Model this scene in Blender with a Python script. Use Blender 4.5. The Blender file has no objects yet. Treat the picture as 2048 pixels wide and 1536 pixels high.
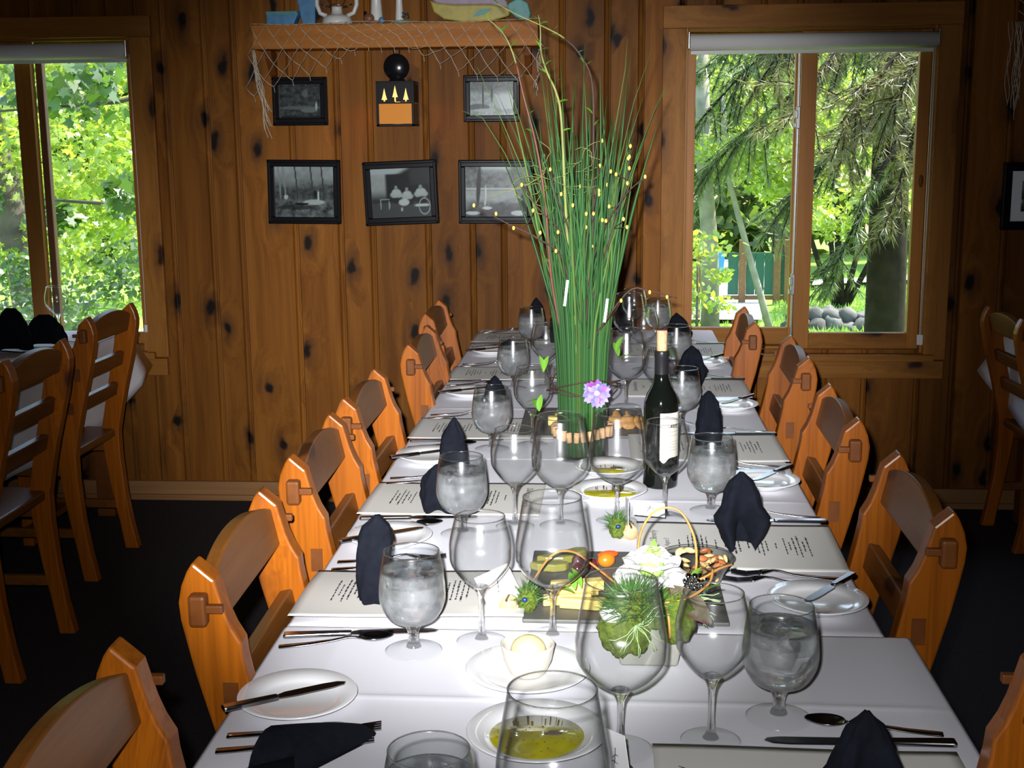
import bpy, bmesh, math, random
import numpy as np
from mathutils import Vector, Matrix, noise
random.seed(7); RNG = np.random.default_rng(7)
SC = bpy.context.scene; COL = SC.collection
PI = math.pi
# ------------------------------------------------------------ camera, world, sun, flash, exposure
CAM_Z = 1.506
def basis(pitch, yaw, roll):
    f = Vector((-math.sin(yaw)*math.cos(pitch), math.cos(yaw)*math.cos(pitch), -math.sin(pitch)))
    r = f.cross(Vector((0, 0, 1))).normalized(); u = r.cross(f)
    return f, r*math.cos(roll)+u*math.sin(roll), u*math.cos(roll)-r*math.sin(roll)
F_, R_, U_ = basis(math.radians(10.862), math.radians(4.190), math.radians(-0.513))
cd = bpy.data.cameras.new('camera'); cam = bpy.data.objects.new('camera', cd); COL.objects.link(cam)
cd.sensor_width = 36.0; cd.lens = 2564.8/2048*36.0; cd.clip_start = 0.02; cd.clip_end = 300
cam.matrix_world = Matrix(((R_.x, U_.x, -F_.x, 0), (R_.y, U_.y, -F_.y, 0), (R_.z, U_.z, -F_.z, CAM_Z), (0, 0, 0, 1)))
SC.camera = cam
SC.view_settings.view_transform = 'Standard'; SC.view_settings.look = 'None'
SC.view_settings.gamma = 1.0; SC.view_settings.use_curve_mapping = False
SC.view_settings.exposure = 0.0
cy = SC.cycles
cy.max_bounces = 12; cy.diffuse_bounces = 3; cy.glossy_bounces = 5; cy.transmission_bounces = 12; cy.transparent_max_bounces = 40
cy.caustics_reflective = False; cy.caustics_refractive = False
cy.sample_clamp_indirect = 6.0
W = bpy.data.worlds.new('sky'); SC.world = W; W.use_nodes = True
nt = W.node_tree; bg = nt.nodes['Background']
sky = nt.nodes.new('ShaderNodeTexSky'); sky.sky_type = 'NISHITA'; sky.sun_disc = False
sky.sun_elevation = math.radians(58); sky.sun_rotation = math.radians(40); sky.air_density = 1.3; sky.dust_density = 2.0
nt.links.new(sky.outputs[0], bg.inputs[0]); bg.inputs[1].default_value = 0.85
sd = bpy.data.lights.new('sun', 'SUN'); sd.energy = 17.0; sd.angle = math.radians(0.6); sd.color = (1, .95, .86)
sun = bpy.data.objects.new('sun', sd); COL.objects.link(sun)
sun.rotation_euler = Vector((-0.55, -0.30, -0.80)).to_track_quat('-Z', 'Y').to_euler(); sun.location = (6, 12, 14)
# the compact camera's own flash, up and to the left of its lens: a bright core and a wide spill
for nm, en, size in (('flash_core', 960, 42), ('flash_spill', 92, 112)):
    fd = bpy.data.lights.new(nm, 'SPOT'); fd.energy = en; fd.spot_size = math.radians(size); fd.spot_blend = 1.0
    fd.shadow_soft_size = 0.012; fd.color = (0.97, 0.97, 1.0)
    flash = bpy.data.objects.new(nm, fd); COL.objects.link(flash)
    flash.location = Vector((0, 0, CAM_Z)) + U_*0.045 - R_*0.035
    flash.rotation_euler = (F_ + U_*0.035).to_track_quat('-Z', 'Y').to_euler()

# ------------------------------------------------------------ mesh helpers
class MB:
    def __init__(s): s.v = []; s.f = []; s.sm = []; s.mi = []
    def add(s, vs, fs, smooth=False, mi=0):
        o = len(s.v); s.v += [tuple(p) for p in vs]
        for f in fs: s.f.append(tuple(i+o for i in f)); s.sm.append(smooth); s.mi.append(mi)
        return s
    def box(s, c, d, M=None, mi=0):
        x, y, z = d[0]/2, d[1]/2, d[2]/2
        vs = [Vector(p) for p in ((-x,-y,-z),(x,-y,-z),(x,y,-z),(-x,y,-z),(-x,-y,z),(x,-y,z),(x,y,z),(-x,y,z))]
        if M is not None: vs = [M @ p for p in vs]
        vs = [p + Vector(c) for p in vs]
        return s.add(vs, [(0,3,2,1),(4,5,6,7),(0,1,5,4),(1,2,6,5),(2,3,7,6),(3,0,4,7)], False, mi)
    def lathe(s, prof, n=24, c=(0,0,0), smooth=True, mi=0, jig=None):
        vs = []; fs = []; rows = []
        for (r, z) in prof:
            if r <= 1e-6: rows.append([len(vs)]); vs.append((c[0], c[1], c[2]+z))
            else:
                rows.append(list(range(len(vs), len(vs)+n)))
                for k in range(n):
                    a = 2*PI*k/n; q = r*(jig(a, z) if jig else 1)
                    vs.append((c[0]+q*math.cos(a), c[1]+q*math.sin(a), c[2]+z))
        for A, B in zip(rows, rows[1:]):
            for k in range(n):
                k2 = (k+1) % n
                if len(A) == 1 and len(B) == 1: continue
                if len(A) == 1: fs.append((A[0], B[k2], B[k]))
                elif len(B) == 1: fs.append((A[k], A[k2], B[0]))
                else: fs.append((A[k], A[k2], B[k2], B[k]))
        return s.add(vs, fs, smooth, mi)
    def tube(s, path, rad, n=6, smooth=True, mi=0, flat=1.0):
        P = [Vector(p) for p in path]; m = len(P)
        R = rad if isinstance(rad, (list, tuple)) else [rad]*m
        vs = []; fs = []; up = None
        for i in range(m):
            t = (P[min(i+1, m-1)] - P[max(i-1, 0)]).normalized()
            if up is None: up = Vector((0,0,1)) if abs(t.z) < .9 else Vector((1,0,0))
            a = up.cross(t)
            if a.length < 1e-5: a = Vector((1,0,0)).cross(t)
            a.normalize(); b = t.cross(a); up = b
            for k in range(n):
                w = 2*PI*k/n; vs.append(P[i] + a*(R[i]*math.cos(w)) + b*(R[i]*flat*math.sin(w)))
        for i in range(m-1):
            for k in range(n):
                k2 = (k+1) % n; fs.append((i*n+k, i*n+k2, (i+1)*n+k2, (i+1)*n+k))
        fs.append(tuple(range(n-1, -1, -1))); fs.append(tuple((m-1)*n+k for k in range(n)))
        return s.add(vs, fs, smooth, mi)
    def prism(s, outline, fn, a, b, mi=0, smooth=False):
        n = len(outline)
        vs = [fn(p, q, a) for p, q in outline] + [fn(p, q, b) for p, q in outline]
        fs = [tuple(range(n-1, -1, -1)), tuple(range(n, 2*n))] + [(i, (i+1) % n, n+(i+1) % n, n+i) for i in range(n)]
        return s.add(vs, fs, smooth, mi)
    def grid(s, fn, nu, nv, smooth=True, mi=0, wrap=False):
        vs = [fn(i/(nu if wrap else nu), j/nv) for j in range(nv+1) for i in range(nu if wrap else nu+1)]
        w = nu if wrap else nu+1; fs = []
        for j in range(nv):
            for i in range(nu):
                i2 = (i+1) % w; fs.append((j*w+i, j*w+i2, (j+1)*w+i2, (j+1)*w+i))
        return s.add(vs, fs, smooth, mi)
    def ball(s, c, r, n=10, m=6, mi=0, M=None):
        rx, ry, rz = r if isinstance(r, (tuple, list)) else (r, r, r)
        vs = []; fs = []
        for j in range(m+1):
            ph = PI*j/m
            for i in range(n):
                a = 2*PI*i/n; p = Vector((rx*math.sin(ph)*math.cos(a), ry*math.sin(ph)*math.sin(a), -rz*math.cos(ph)))
                if M is not None: p = M @ p
                vs.append(p + Vector(c))
        for j in range(m):
            for i in range(n):
                i2 = (i+1) % n; fs.append((j*n+i, j*n+i2, (j+1)*n+i2, (j+1)*n+i))
        return s.add(vs, fs, True, mi)
    def mesh(s, name, mats):
        me = bpy.data.meshes.new(name); me.from_pydata(s.v, [], s.f)
        me.polygons.foreach_set('use_smooth', s.sm)
        for m in (mats if isinstance(mats, (list, tuple)) else [mats]): me.materials.append(m)
        if any(s.mi): me.polygons.foreach_set('material_index', s.mi)
        me.update(); return me
    def build(s, name, mats, parent=None, loc=(0,0,0), rot=(0,0,0), bevel=0, seg=2, clean=False):
        me = s.mesh(name, mats)
        if clean:
            bm = bmesh.new(); bm.from_mesh(me); bmesh.ops.remove_doubles(bm, verts=bm.verts, dist=1e-5)
            bmesh.ops.recalc_face_normals(bm, faces=bm.faces); bm.to_mesh(me); bm.free()
        o = bpy.data.objects.new(name, me); COL.objects.link(o)
        if parent is not None: o.parent = parent
        o.location = loc; o.rotation_euler = rot
        if bevel:
            b = o.modifiers.new('bevel', 'BEVEL'); b.width = bevel; b.segments = seg; b.limit_method = 'ANGLE'; b.angle_limit = math.radians(35)
            b.harden_normals = False
        return o
def smooth(pts, n=5):
    P = [Vector(pts[0])]+[Vector(p) for p in pts]+[Vector(pts[-1])]; out = []
    for i in range(1, len(P)-2):
        for k in range(n):
            t = k/n; a, b, c, d = P[i-1], P[i], P[i+1], P[i+2]
            out.append(.5*((2*b)+(c-a)*t+(2*a-5*b+4*c-d)*t*t+(3*b-a-3*c+d)*t**3))
    return out+[P[-1]]
def np_mesh(name, V, Fc, mat, parent=None, smooth=False):
    me = bpy.data.meshes.new(name); V = np.asarray(V, np.float32); Fc = np.asarray(Fc, np.int32)
    n, k = Fc.shape
    me.vertices.add(len(V)); me.vertices.foreach_set('co', V.ravel())
    me.loops.add(n*k); me.loops.foreach_set('vertex_index', Fc.ravel())
    me.polygons.add(n); me.polygons.foreach_set('loop_start', np.arange(0, n*k, k, dtype=np.int32))
    me.polygons.foreach_set('loop_total', np.full(n, k, np.int32))
    me.update(calc_edges=True)
    if smooth: me.polygons.foreach_set('use_smooth', np.ones(n, bool))
    me.materials.append(mat); o = bpy.data.objects.new(name, me); COL.objects.link(o)
    if parent is not None: o.parent = parent
    return o
def tag(o, label=None, cat=None, group=None, kind=None):
    if label: o['label'] = label
    if cat: o['category'] = cat
    if group: o['group'] = group
    if kind: o['kind'] = kind
    return o
def empty(name, loc=(0,0,0), rz=0):
    o = bpy.data.objects.new(name, None); COL.objects.link(o); o.empty_display_size = .05
    o.location = loc; o.rotation_euler = (0, 0, rz); return o
def kids(o): return [c for c in ALLKIDS(o)]
def ALLKIDS(o): return list(o.children)
def copy_tree(o, parent=None):
    c = o.copy(); COL.objects.link(c)
    if parent is not None: c.parent = parent
    for ch in list(o.children): copy_tree(ch, c)
    return c
class Proto:
    """the first placement moves the prototype itself, later ones copy it with its parts"""
    def __init__(s, root): s.r = root; s.used = False
    def put(s, loc, rz=0, label=None, group=None, scale=None):
        o = s.r if not s.used else copy_tree(s.r)
        s.used = True; o.location = loc; o.rotation_euler = (0, 0, rz)
        if scale: o.scale = (scale,)*3
        if label: o['label'] = label
        if group: o['group'] = group
        return o
    def clone(s): return copy_tree(s.r)

# ------------------------------------------------------------ material helpers
def new_mat(name):
    m = bpy.data.materials.new(name); m.use_nodes = True; nt = m.node_tree
    return m, nt, nt.nodes, nt.links, nt.nodes['Principled BSDF']
def simple(name, col, rough=.5, metal=0, spec=.5, var=0, vscale=30, bump=0, bscale=200, rnd=0, trans=0, coat=0, emit=None, estr=0):
    m, nt, N, L, b = new_mat(name)
    b.inputs['Base Color'].default_value = (*col, 1); b.inputs['Roughness'].default_value = rough
    b.inputs['Metallic'].default_value = metal; b.inputs['Specular IOR Level'].default_value = spec
    b.inputs['Coat Weight'].default_value = coat
    tc = N.new('ShaderNodeTexCoord')
    src = None
    if var or rnd:
        hs = N.new('ShaderNodeHueSaturation'); hs.inputs['Color'].default_value = (*col, 1)
        add = N.new('ShaderNodeMath'); add.operation = 'MULTIPLY_ADD'; add.inputs[1].default_value = 0; add.inputs[2].default_value = 1
        if var:
            n = N.new('ShaderNodeTexNoise'); n.inputs['Scale'].default_value = vscale; n.inputs['Detail'].default_value = 4
            L.new(tc.outputs['Object'], n.inputs['Vector'])
            mr = N.new('ShaderNodeMapRange'); mr.inputs['To Min'].default_value = 1-var; mr.inputs['To Max'].default_value = 1+var
            mr.inputs['From Min'].default_value = .25; mr.inputs['From Max'].default_value = .75
            L.new(n.outputs[0], mr.inputs['Value']); src = mr.outputs[0]
        if rnd:
            oi = N.new('ShaderNodeObjectInfo'); mr2 = N.new('ShaderNodeMapRange'); mr2.inputs['To Min'].default_value = 1-rnd; mr2.inputs['To Max'].default_value = 1+rnd
            L.new(oi.outputs['Random'], mr2.inputs['Value'])
            if src is None: src = mr2.outputs[0]
            else:
                mu = N.new('ShaderNodeMath'); mu.operation = 'MULTIPLY'; L.new(src, mu.inputs[0]); L.new(mr2.outputs[0], mu.inputs[1]); src = mu.outputs[0]
        L.new(src, hs.inputs['Value']); L.new(hs.outputs[0], b.inputs['Base Color'])
    if bump:
        n2 = N.new('ShaderNodeTexNoise'); n2.inputs['Scale'].default_value = bscale; n2.inputs['Detail'].default_value = 3
        L.new(tc.outputs['Object'], n2.inputs['Vector'])
        bp = N.new('ShaderNodeBump'); bp.inputs['Strength'].default_value = bump; bp.inputs['Distance'].default_value = .002
        L.new(n2.outputs[0], bp.inputs['Height']); L.new(bp.outputs[0], b.inputs['Normal'])
    if emit: b.inputs['Emission Color'].default_value = (*emit, 1); b.inputs['Emission Strength'].default_value = estr
    return m
def leafmat(name, col, tcol, mix=.5, var=.35, vscale=1.5):
    m, nt, N, L, b = new_mat(name); N.remove(b); out = N['Material Output']
    d = N.new('ShaderNodeBsdfDiffuse'); t = N.new('ShaderNodeBsdfTranslucent'); mx = N.new('ShaderNodeMixShader'); mx.inputs[0].default_value = mix
    tc = N.new('ShaderNodeTexCoord'); n = N.new('ShaderNodeTexNoise'); n.inputs['Scale'].default_value = vscale; n.inputs['Detail'].default_value = 6
    L.new(tc.outputs['Object'], n.inputs['Vector'])
    mr = N.new('ShaderNodeMapRange'); mr.inputs['From Min'].default_value = .3; mr.inputs['From Max'].default_value = .7; mr.inputs['To Min'].default_value = 1-var; mr.inputs['To Max'].default_value = 1+var
    L.new(n.outputs[0], mr.inputs['Value'])
    for nd, c in ((d, col), (t, tcol)):
        hs = N.new('ShaderNodeHueSaturation'); hs.inputs['Color'].default_value = (*c, 1); L.new(mr.outputs[0], hs.inputs['Value']); L.new(hs.outputs[0], nd.inputs[0])
    gl = N.new('ShaderNodeBsdfGlossy'); gl.inputs['Roughness'].default_value = .35; m2 = N.new('ShaderNodeMixShader'); m2.inputs[0].default_value = .07
    L.new(d.outputs[0], mx.inputs[1]); L.new(t.outputs[0], mx.inputs[2]); L.new(mx.outputs[0], m2.inputs[1]); L.new(gl.outputs[0], m2.inputs[2]); L.new(m2.outputs[0], out.inputs[0])
    return m
def wood(name, light, dark, knotcol, along=2, gscale=1.0, knots=True, kscale=(6.5, 3.0), rough=.45, rnd=.25, kth=.45, spec=.4, fine=1.0):
    """pine: growth bands drawn out along one axis, knots with dark haloes; every object takes another piece of the log"""
    m, nt, N, L, b = new_mat(name)
    tc = N.new('ShaderNodeTexCoord'); oi = N.new('ShaderNodeObjectInfo')
    off = N.new('ShaderNodeVectorMath'); off.operation = 'SCALE'; off.inputs[0].default_value = (37.1, 53.7, 71.3)
    L.new(oi.outputs['Random'], off.inputs['Scale'])
    av = N.new('ShaderNodeVectorMath'); av.operation = 'ADD'; L.new(tc.outputs['Object'], av.inputs[0]); L.new(off.outputs[0], av.inputs[1])
    P = av.outputs[0]
    def mapping(sc, v):
        mp = N.new('ShaderNodeMapping'); mp.inputs['Scale'].default_value = sc; L.new(v, mp.inputs['Vector']); return mp.outputs[0]
    def sc3(al, ac):
        s = [ac, ac, ac]; s[along] = al; return s
    vec = P
    if knots:
        kv = N.new('ShaderNodeTexVoronoi'); kv.feature = 'F1'; kv.voronoi_dimensions = '2D'; kv.inputs['Scale'].default_value = 1.0
        sx = N.new('ShaderNodeSeparateXYZ'); L.new(P, sx.inputs[0]); cb = N.new('ShaderNodeCombineXYZ')
        wob = N.new('ShaderNodeTexNoise'); wob.inputs['Scale'].default_value = 14; L.new(P, wob.inputs['Vector'])
        ac = 0 if along == 2 else 2
        for i_, (ax, sc_, am) in enumerate(((ac, kscale[0], .22), (along, kscale[1], .30))):
            m1 = N.new('ShaderNodeMath'); m1.operation = 'MULTIPLY'; m1.inputs[1].default_value = sc_; L.new(sx.outputs[ax], m1.inputs[0])
            m2_ = N.new('ShaderNodeMath'); m2_.operation = 'MULTIPLY_ADD'; m2_.inputs[1].default_value = am; L.new(wob.outputs[0], m2_.inputs[0]); L.new(m1.outputs[0], m2_.inputs[2]); L.new(m2_.outputs[0], cb.inputs[i_])
        L.new(cb.outputs[0], kv.inputs['Vector'])
        dist = kv.outputs['Distance']
        sep = N.new('ShaderNodeSeparateColor'); L.new(kv.outputs['Color'], sep.inputs[0])
        gate = N.new('ShaderNodeMath'); gate.operation = 'GREATER_THAN'; gate.inputs[1].default_value = kth; L.new(sep.outputs[0], gate.inputs[0])
        def band(a, bb):
            mr = N.new('ShaderNodeMapRange'); mr.interpolation_type = 'SMOOTHSTEP'; mr.inputs['From Min'].default_value = a; mr.inputs['From Max'].default_value = bb
            mr.inputs['To Min'].default_value = 1; mr.inputs['To Max'].default_value = 0; L.new(dist, mr.inputs['Value'])
            mu = N.new('ShaderNodeMath'); mu.operation = 'MULTIPLY'; L.new(mr.outputs[0], mu.inputs[0]); L.new(gate.outputs[0], mu.inputs[1]); return mu.outputs[0]
        core = band(.05, .13); halo = band(.06, .34); wide = band(.1, .6)
        bend = N.new('ShaderNodeVectorMath'); bend.operation = 'SCALE'; bend.inputs[0].default_value = (.05, .05, .05); L.new(wide, bend.inputs['Scale'])
        a2 = N.new('ShaderNodeVectorMath'); a2.operation = 'ADD'; L.new(P, a2.inputs[0]); L.new(bend.outputs[0], a2.inputs[1]); vec = a2.outputs[0]
    n1 = N.new('ShaderNodeTexNoise'); n1.inputs['Scale'].default_value = 1; n1.inputs['Detail'].default_value = 3; n1.inputs['Distortion'].default_value = .4
    L.new(mapping(sc3(1.2*gscale, 22*gscale), vec), n1.inputs['Vector'])
    n2 = N.new('ShaderNodeTexNoise'); n2.inputs['Scale'].default_value = 1; n2.inputs['Detail'].default_value = 2
    L.new(mapping(sc3(4*gscale, 160*gscale), vec), n2.inputs['Vector'])
    ad = N.new('ShaderNodeMath'); ad.operation = 'MULTIPLY_ADD'; ad.inputs[1].default_value = .45*fine; L.new(n2.outputs[0], ad.inputs[0]); L.new(n1.outputs[0], ad.inputs[2])
    mr = N.new('ShaderNodeMapRange'); mr.inputs['From Min'].default_value = .45; mr.inputs['From Max'].default_value = .98; L.new(ad.outputs[0], mr.inputs['Value'])
    mix = N.new('ShaderNodeMix'); mix.data_type = 'RGBA'; mix.inputs['A'].default_value = (*dark, 1); mix.inputs['B'].default_value = (*light, 1)
    L.new(mr.outputs[0], mix.inputs['Factor'])
    c = mix.outputs['Result']
    if knots:
        kn = N.new('ShaderNodeTexNoise'); kn.inputs['Scale'].default_value = 1; L.new(mapping(sc3(9, 30), P), kn.inputs['Vector'])
        hm = N.new('ShaderNodeMath'); hm.operation = 'MULTIPLY'; L.new(halo, hm.inputs[0]); L.new(kn.outputs[0], hm.inputs[1])
        m2 = N.new('ShaderNodeMix'); m2.data_type = 'RGBA'; m2.inputs['B'].default_value = (knotcol[0]*2.5, knotcol[1]*2.2, knotcol[2]*2, 1); L.new(hm.outputs[0], m2.inputs['Factor']); L.new(c, m2.inputs['A'])
        m3 = N.new('ShaderNodeMix'); m3.data_type = 'RGBA'; m3.inputs['B'].default_value = (*knotcol, 1); L.new(core, m3.inputs['Factor']); L.new(m2.outputs['Result'], m3.inputs['A'])
        c = m3.outputs['Result']
    hs = N.new('ShaderNodeHueSaturation'); r2 = N.new('ShaderNodeMapRange'); r2.inputs['To Min'].default_value = 1-rnd; r2.inputs['To Max'].default_value = 1+rnd
    L.new(oi.outputs['Random'], r2.inputs['Value']); L.new(r2.outputs[0], hs.inputs['Value']); L.new(c, hs.inputs['Color'])
    L.new(hs.outputs[0], b.inputs['Base Color']); b.inputs['Roughness'].default_value = rough; b.inputs['Specular IOR Level'].default_value = spec
    bp = N.new('ShaderNodeBump'); bp.inputs['Strength'].default_value = .12; bp.inputs['Distance'].default_value = .001; L.new(ad.outputs[0], bp.inputs['Height']); L.new(bp.outputs[0], b.inputs['Normal'])
    return m
def thin_glass(name, tint=(.988, .99, .989), edge=(.14, .155, .15), ior=1.5, rough=.20, gain=1.0, epow=4.2):
    m, nt, N, L, b = new_mat(name); N.remove(b); out = N['Material Output']
    lw = N.new('ShaderNodeLayerWeight'); lw.inputs['Blend'].default_value = .5
    pw = N.new('ShaderNodeMath'); pw.operation = 'POWER'; pw.inputs[1].default_value = epow; L.new(lw.outputs['Facing'], pw.inputs[0])
    mx = N.new('ShaderNodeMix'); mx.data_type = 'RGBA'; mx.inputs['A'].default_value = (*tint, 1); mx.inputs['B'].default_value = (*edge, 1); L.new(pw.outputs[0], mx.inputs['Factor'])
    tr = N.new('ShaderNodeBsdfTransparent'); L.new(mx.outputs['Result'], tr.inputs[0])
    gl = N.new('ShaderNodeBsdfGlossy'); gl.inputs['Roughness'].default_value = rough
    p5 = N.new('ShaderNodeMath'); p5.operation = 'POWER'; p5.inputs[1].default_value = 4.5; L.new(lw.outputs['Facing'], p5.inputs[0])
    g = N.new('ShaderNodeMath'); g.operation = 'MULTIPLY_ADD'; g.use_clamp = True; g.inputs[1].default_value = .75*gain; g.inputs[2].default_value = .035*gain; L.new(p5.outputs[0], g.inputs[0])
    ms = N.new('ShaderNodeMixShader'); L.new(g.outputs[0], ms.inputs[0]); L.new(tr.outputs[0], ms.inputs[1]); L.new(gl.outputs[0], ms.inputs[2])
    L.new(ms.outputs[0], out.inputs[0]); return m
def solid_glass(name, ior=1.5, rough=0.0, clear=.4, col=(1, 1, 1)):
    m, nt, N, L, b = new_mat(name); N.remove(b); out = N['Material Output']
    g = N.new('ShaderNodeBsdfGlass'); g.inputs['IOR'].default_value = ior; g.inputs['Roughness'].default_value = rough; g.inputs[0].default_value = (*col, 1)
    t = N.new('ShaderNodeBsdfTransparent'); ms = N.new('ShaderNodeMixShader'); ms.inputs[0].default_value = clear
    L.new(g.outputs[0], ms.inputs[1]); L.new(t.outputs[0], ms.inputs[2]); L.new(ms.outputs[0], out.inputs[0]); return m
def misted(name):
    m = thin_glass(name, (.93, .94, .94), (.55, .58, .58), gain=1.2, epow=2.5); nt = m.node_tree; N, L = nt.nodes, nt.links; out = N['Material Output']; prev = out.inputs[0].links[0].from_socket
    d = N.new('ShaderNodeBsdfDiffuse'); d.inputs[0].default_value = (.8, .82, .83, 1); tc = N.new('ShaderNodeTexCoord'); no = N.new('ShaderNodeTexNoise'); no.inputs['Scale'].default_value = 38; no.inputs['Detail'].default_value = 5; L.new(tc.outputs['Object'], no.inputs['Vector'])
    sp = N.new('ShaderNodeSeparateXYZ'); L.new(tc.outputs['Object'], sp.inputs[0]); zz = N.new('ShaderNodeMapRange'); zz.interpolation_type = 'SMOOTHSTEP'; zz.inputs['From Min'].default_value = .130; zz.inputs['From Max'].default_value = .120; zz.inputs['To Max'].default_value = .16; L.new(sp.outputs[2], zz.inputs['Value'])
    mu = N.new('ShaderNodeMath'); mu.operation = 'MULTIPLY'; L.new(zz.outputs[0], mu.inputs[0]); L.new(no.outputs[0], mu.inputs[1]); ms = N.new('ShaderNodeMixShader'); L.new(mu.outputs[0], ms.inputs[0]); L.new(prev, ms.inputs[1]); L.new(d.outputs[0], ms.inputs[2]); L.new(ms.outputs[0], out.inputs[0]); return m
def attr_mat(name, rough=.3):
    m, nt, N, L, b = new_mat(name); a = N.new('ShaderNodeAttribute'); a.attribute_name = 'Col'
    L.new(a.outputs['Color'], b.inputs['Base Color']); b.inputs['Roughness'].default_value = rough; b.inputs['Specular IOR Level'].default_value = .08; return m

M = {}
M['wall'] = wood('knotty_pine', (.235, .090, .0130), (.120, .041, .0058), (.008, .005, .004), along=2, kscale=(5.4, 3.1), kth=.40, rough=.55, fine=.6, rnd=.3, spec=.10)
M['trim'] = wood('window_pine', (.33, .140, .028), (.20, .077, .013), (.03, .012, .006), along=2, kscale=(7, 2.4), kth=.5, rough=.5, rnd=.12, spec=.12)
M['trimh'] = wood('window_pine_level', (.31, .130, .025), (.19, .073, .012), (.03, .012, .006), along=0, kscale=(7, 2.4), kth=.5, rough=.5, rnd=.12, spec=.12)
M['sash'] = wood('sash_pine', (.36, .150, .027), (.26, .096, .015), (.1, .03, .01), along=2, knots=False, rough=.45, rnd=.08, spec=.2)
M['base'] = wood('baseboard_pine', (.30, .15, .055), (.20, .09, .03), (.03, .012, .006), along=0, knots=False, rough=.5, rnd=.05)
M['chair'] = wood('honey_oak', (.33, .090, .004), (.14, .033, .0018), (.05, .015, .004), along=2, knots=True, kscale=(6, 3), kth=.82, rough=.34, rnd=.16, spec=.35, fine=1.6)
M['chairh'] = wood('honey_oak_level_shaded', (.19, .070, .013), (.115, .038, .006), (.05, .015, .004), along=1, knots=True, kscale=(6, 3), kth=.82, rough=.38, rnd=.14, spec=.35)  # duller brown than the posts, painted in for how light meets the rails
M['peg'] = simple('peg_oak', (.135, .040, .006), .5, spec=.25, var=.2, rnd=.1)
M['shelf'] = wood('shelf_pine', (.40, .155, .030), (.25, .085, .015), (.05, .015, .006), along=0, kscale=(7, 2.5), kth=.6, rough=.5, rnd=.05, spec=.12)
M['carpet'] = simple('charcoal_carpet', (.034, .030, .031), .95, spec=.1, var=.7, vscale=260, bump=.6, bscale=380)
M['ceil'] = simple('ceiling_board', (.05, .025, .012), .8, var=.2, vscale=8)
M['outer'] = simple('wall_sheathing', (.12, .07, .04), .8)
M['cloth'] = simple('white_linen', (.74, .735, .775), .85, spec=.2, bump=.12, bscale=900)
M['cloth2'] = simple('white_linen_shaded', (.78, .79, .84), .85, spec=.2, bump=.12, bscale=900)
M['thin'] = thin_glass('stemware_glass')
M['pane'] = thin_glass('window_pane', (.985, .99, .985), (.75, .8, .77), gain=1.3, rough=.01)
M['solid'] = solid_glass('stem_glass', 1.5, 0.02, .40)
M['foot'] = thin_glass('foot_glass', (.975, .98, .98), (.62, .65, .65), gain=.6, epow=6.0)
M['water'] = solid_glass('iced_water', 1.33, .0, .38, (.96, .98, .98))
M['ice'] = solid_glass('ice', 1.31, .08, .25, (.97, .98, 1))
M['dew'] = misted('misted_glass')
M['steel'] = simple('stainless_steel', (.32, .32, .33), .16, metal=1)
M['china'] = simple('white_porcelain', (.82, .82, .82), .18, spec=.5, coat=.3)
M['cream'] = simple('cream_porcelain', (.54, .505, .425), .3)
M['navy'] = simple('navy_napkin', (.0050, .0062, .0105), .9, spec=.12, bump=.35, bscale=420, var=.3, vscale=60)
M['paper'] = simple('warm_grey_paper', (.63, .615, .565), .8, spec=.2)
M['card'] = simple('white_card', (.80, .80, .80), .7, spec=.2)
M['ink'] = simple('black_ink', (.03, .03, .035), .7)
M['oil'] = simple('olive_oil', (.40, .36, .010), .05, spec=.6, var=.35, vscale=40, coat=.5)
M['herb'] = simple('herb_flecks', (.09, .055, .02), .6)
M['butter'] = simple('butter', (.62, .53, .27), .4, bump=.3, bscale=60)
M['reed'] = simple('horsetail_green', (.026, .086, .022), .45, rnd=.45, spec=.22)
M['reed2'] = simple('grass_blade_green', (.070, .130, .026), .5, rnd=.4, spec=.2)
M['twig'] = simple('dark_twig', (.045, .022, .014), .7, var=.3)
M['redtwig'] = simple('red_willow', (.12, .035, .025), .5, var=.3)
M['greentwig'] = simple('green_willow', (.20, .22, .05), .5, var=.3)
M['rattan'] = simple('rattan_vine', (.50, .23, .055), .5, var=.3)
M['leafb'] = simple('fresh_leaf', (.12, .29, .03), .4, rnd=.25)
M['leafd'] = simple('fern_green', (.045, .115, .020), .5, rnd=.3)
M['leafr'] = simple('purple_edged_leaf', (.12, .10, .06), .45, var=.6, vscale=60)
M['leafrim'] = simple('purple_leaf_rim', (.14, .015, .03), .45)
M['bulb'] = simple('amber_bulb', (1, .6, .1), .3, emit=(1, .44, .03), estr=1.6)
M['lilac'] = simple('lilac_petal', (.24, .20, .50), .7, rnd=.4)
M['magenta'] = simple('magenta_petal', (.30, .07, .36), .7)
M['cork'] = simple('cork', (.55, .34, .17), .8, var=.3, vscale=120, bump=.4, bscale=250)
M['lacq'] = simple('frame_lacquer', (.005, .005, .006), .3, spec=.13)
M['bottle'] = simple('dark_bottle_glass', (.004, .005, .004), .06, spec=.6)
M['foil'] = simple('black_foil', (.012, .012, .014), .3, spec=.5)
M['wlabel'] = simple('cream_wine_label', (.72, .68, .58), .6, var=.06)
M['redwax'] = simple('wine_stain', (.15, .015, .03), .5)
M['black'] = simple('black_lacquer', (.006, .006, .007), .22, spec=.5)
M['iron'] = simple('black_iron', (.006, .006, .007), .45, spec=.12)
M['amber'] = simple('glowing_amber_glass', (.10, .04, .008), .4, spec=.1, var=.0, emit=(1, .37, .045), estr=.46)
M['flame'] = simple('candle_glow', (1, .7, .2), .3, emit=(1, .50, .10), estr=.9)
M['print'] = attr_mat('photograph_print')
M['white'] = simple('white_enamel', (.62, .62, .58), .35)
M['blind'] = simple('roller_blind', (.62, .62, .60), .8)
M['alu'] = simple('bare_aluminium', (.6, .6, .6), .25, metal=1)
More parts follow.
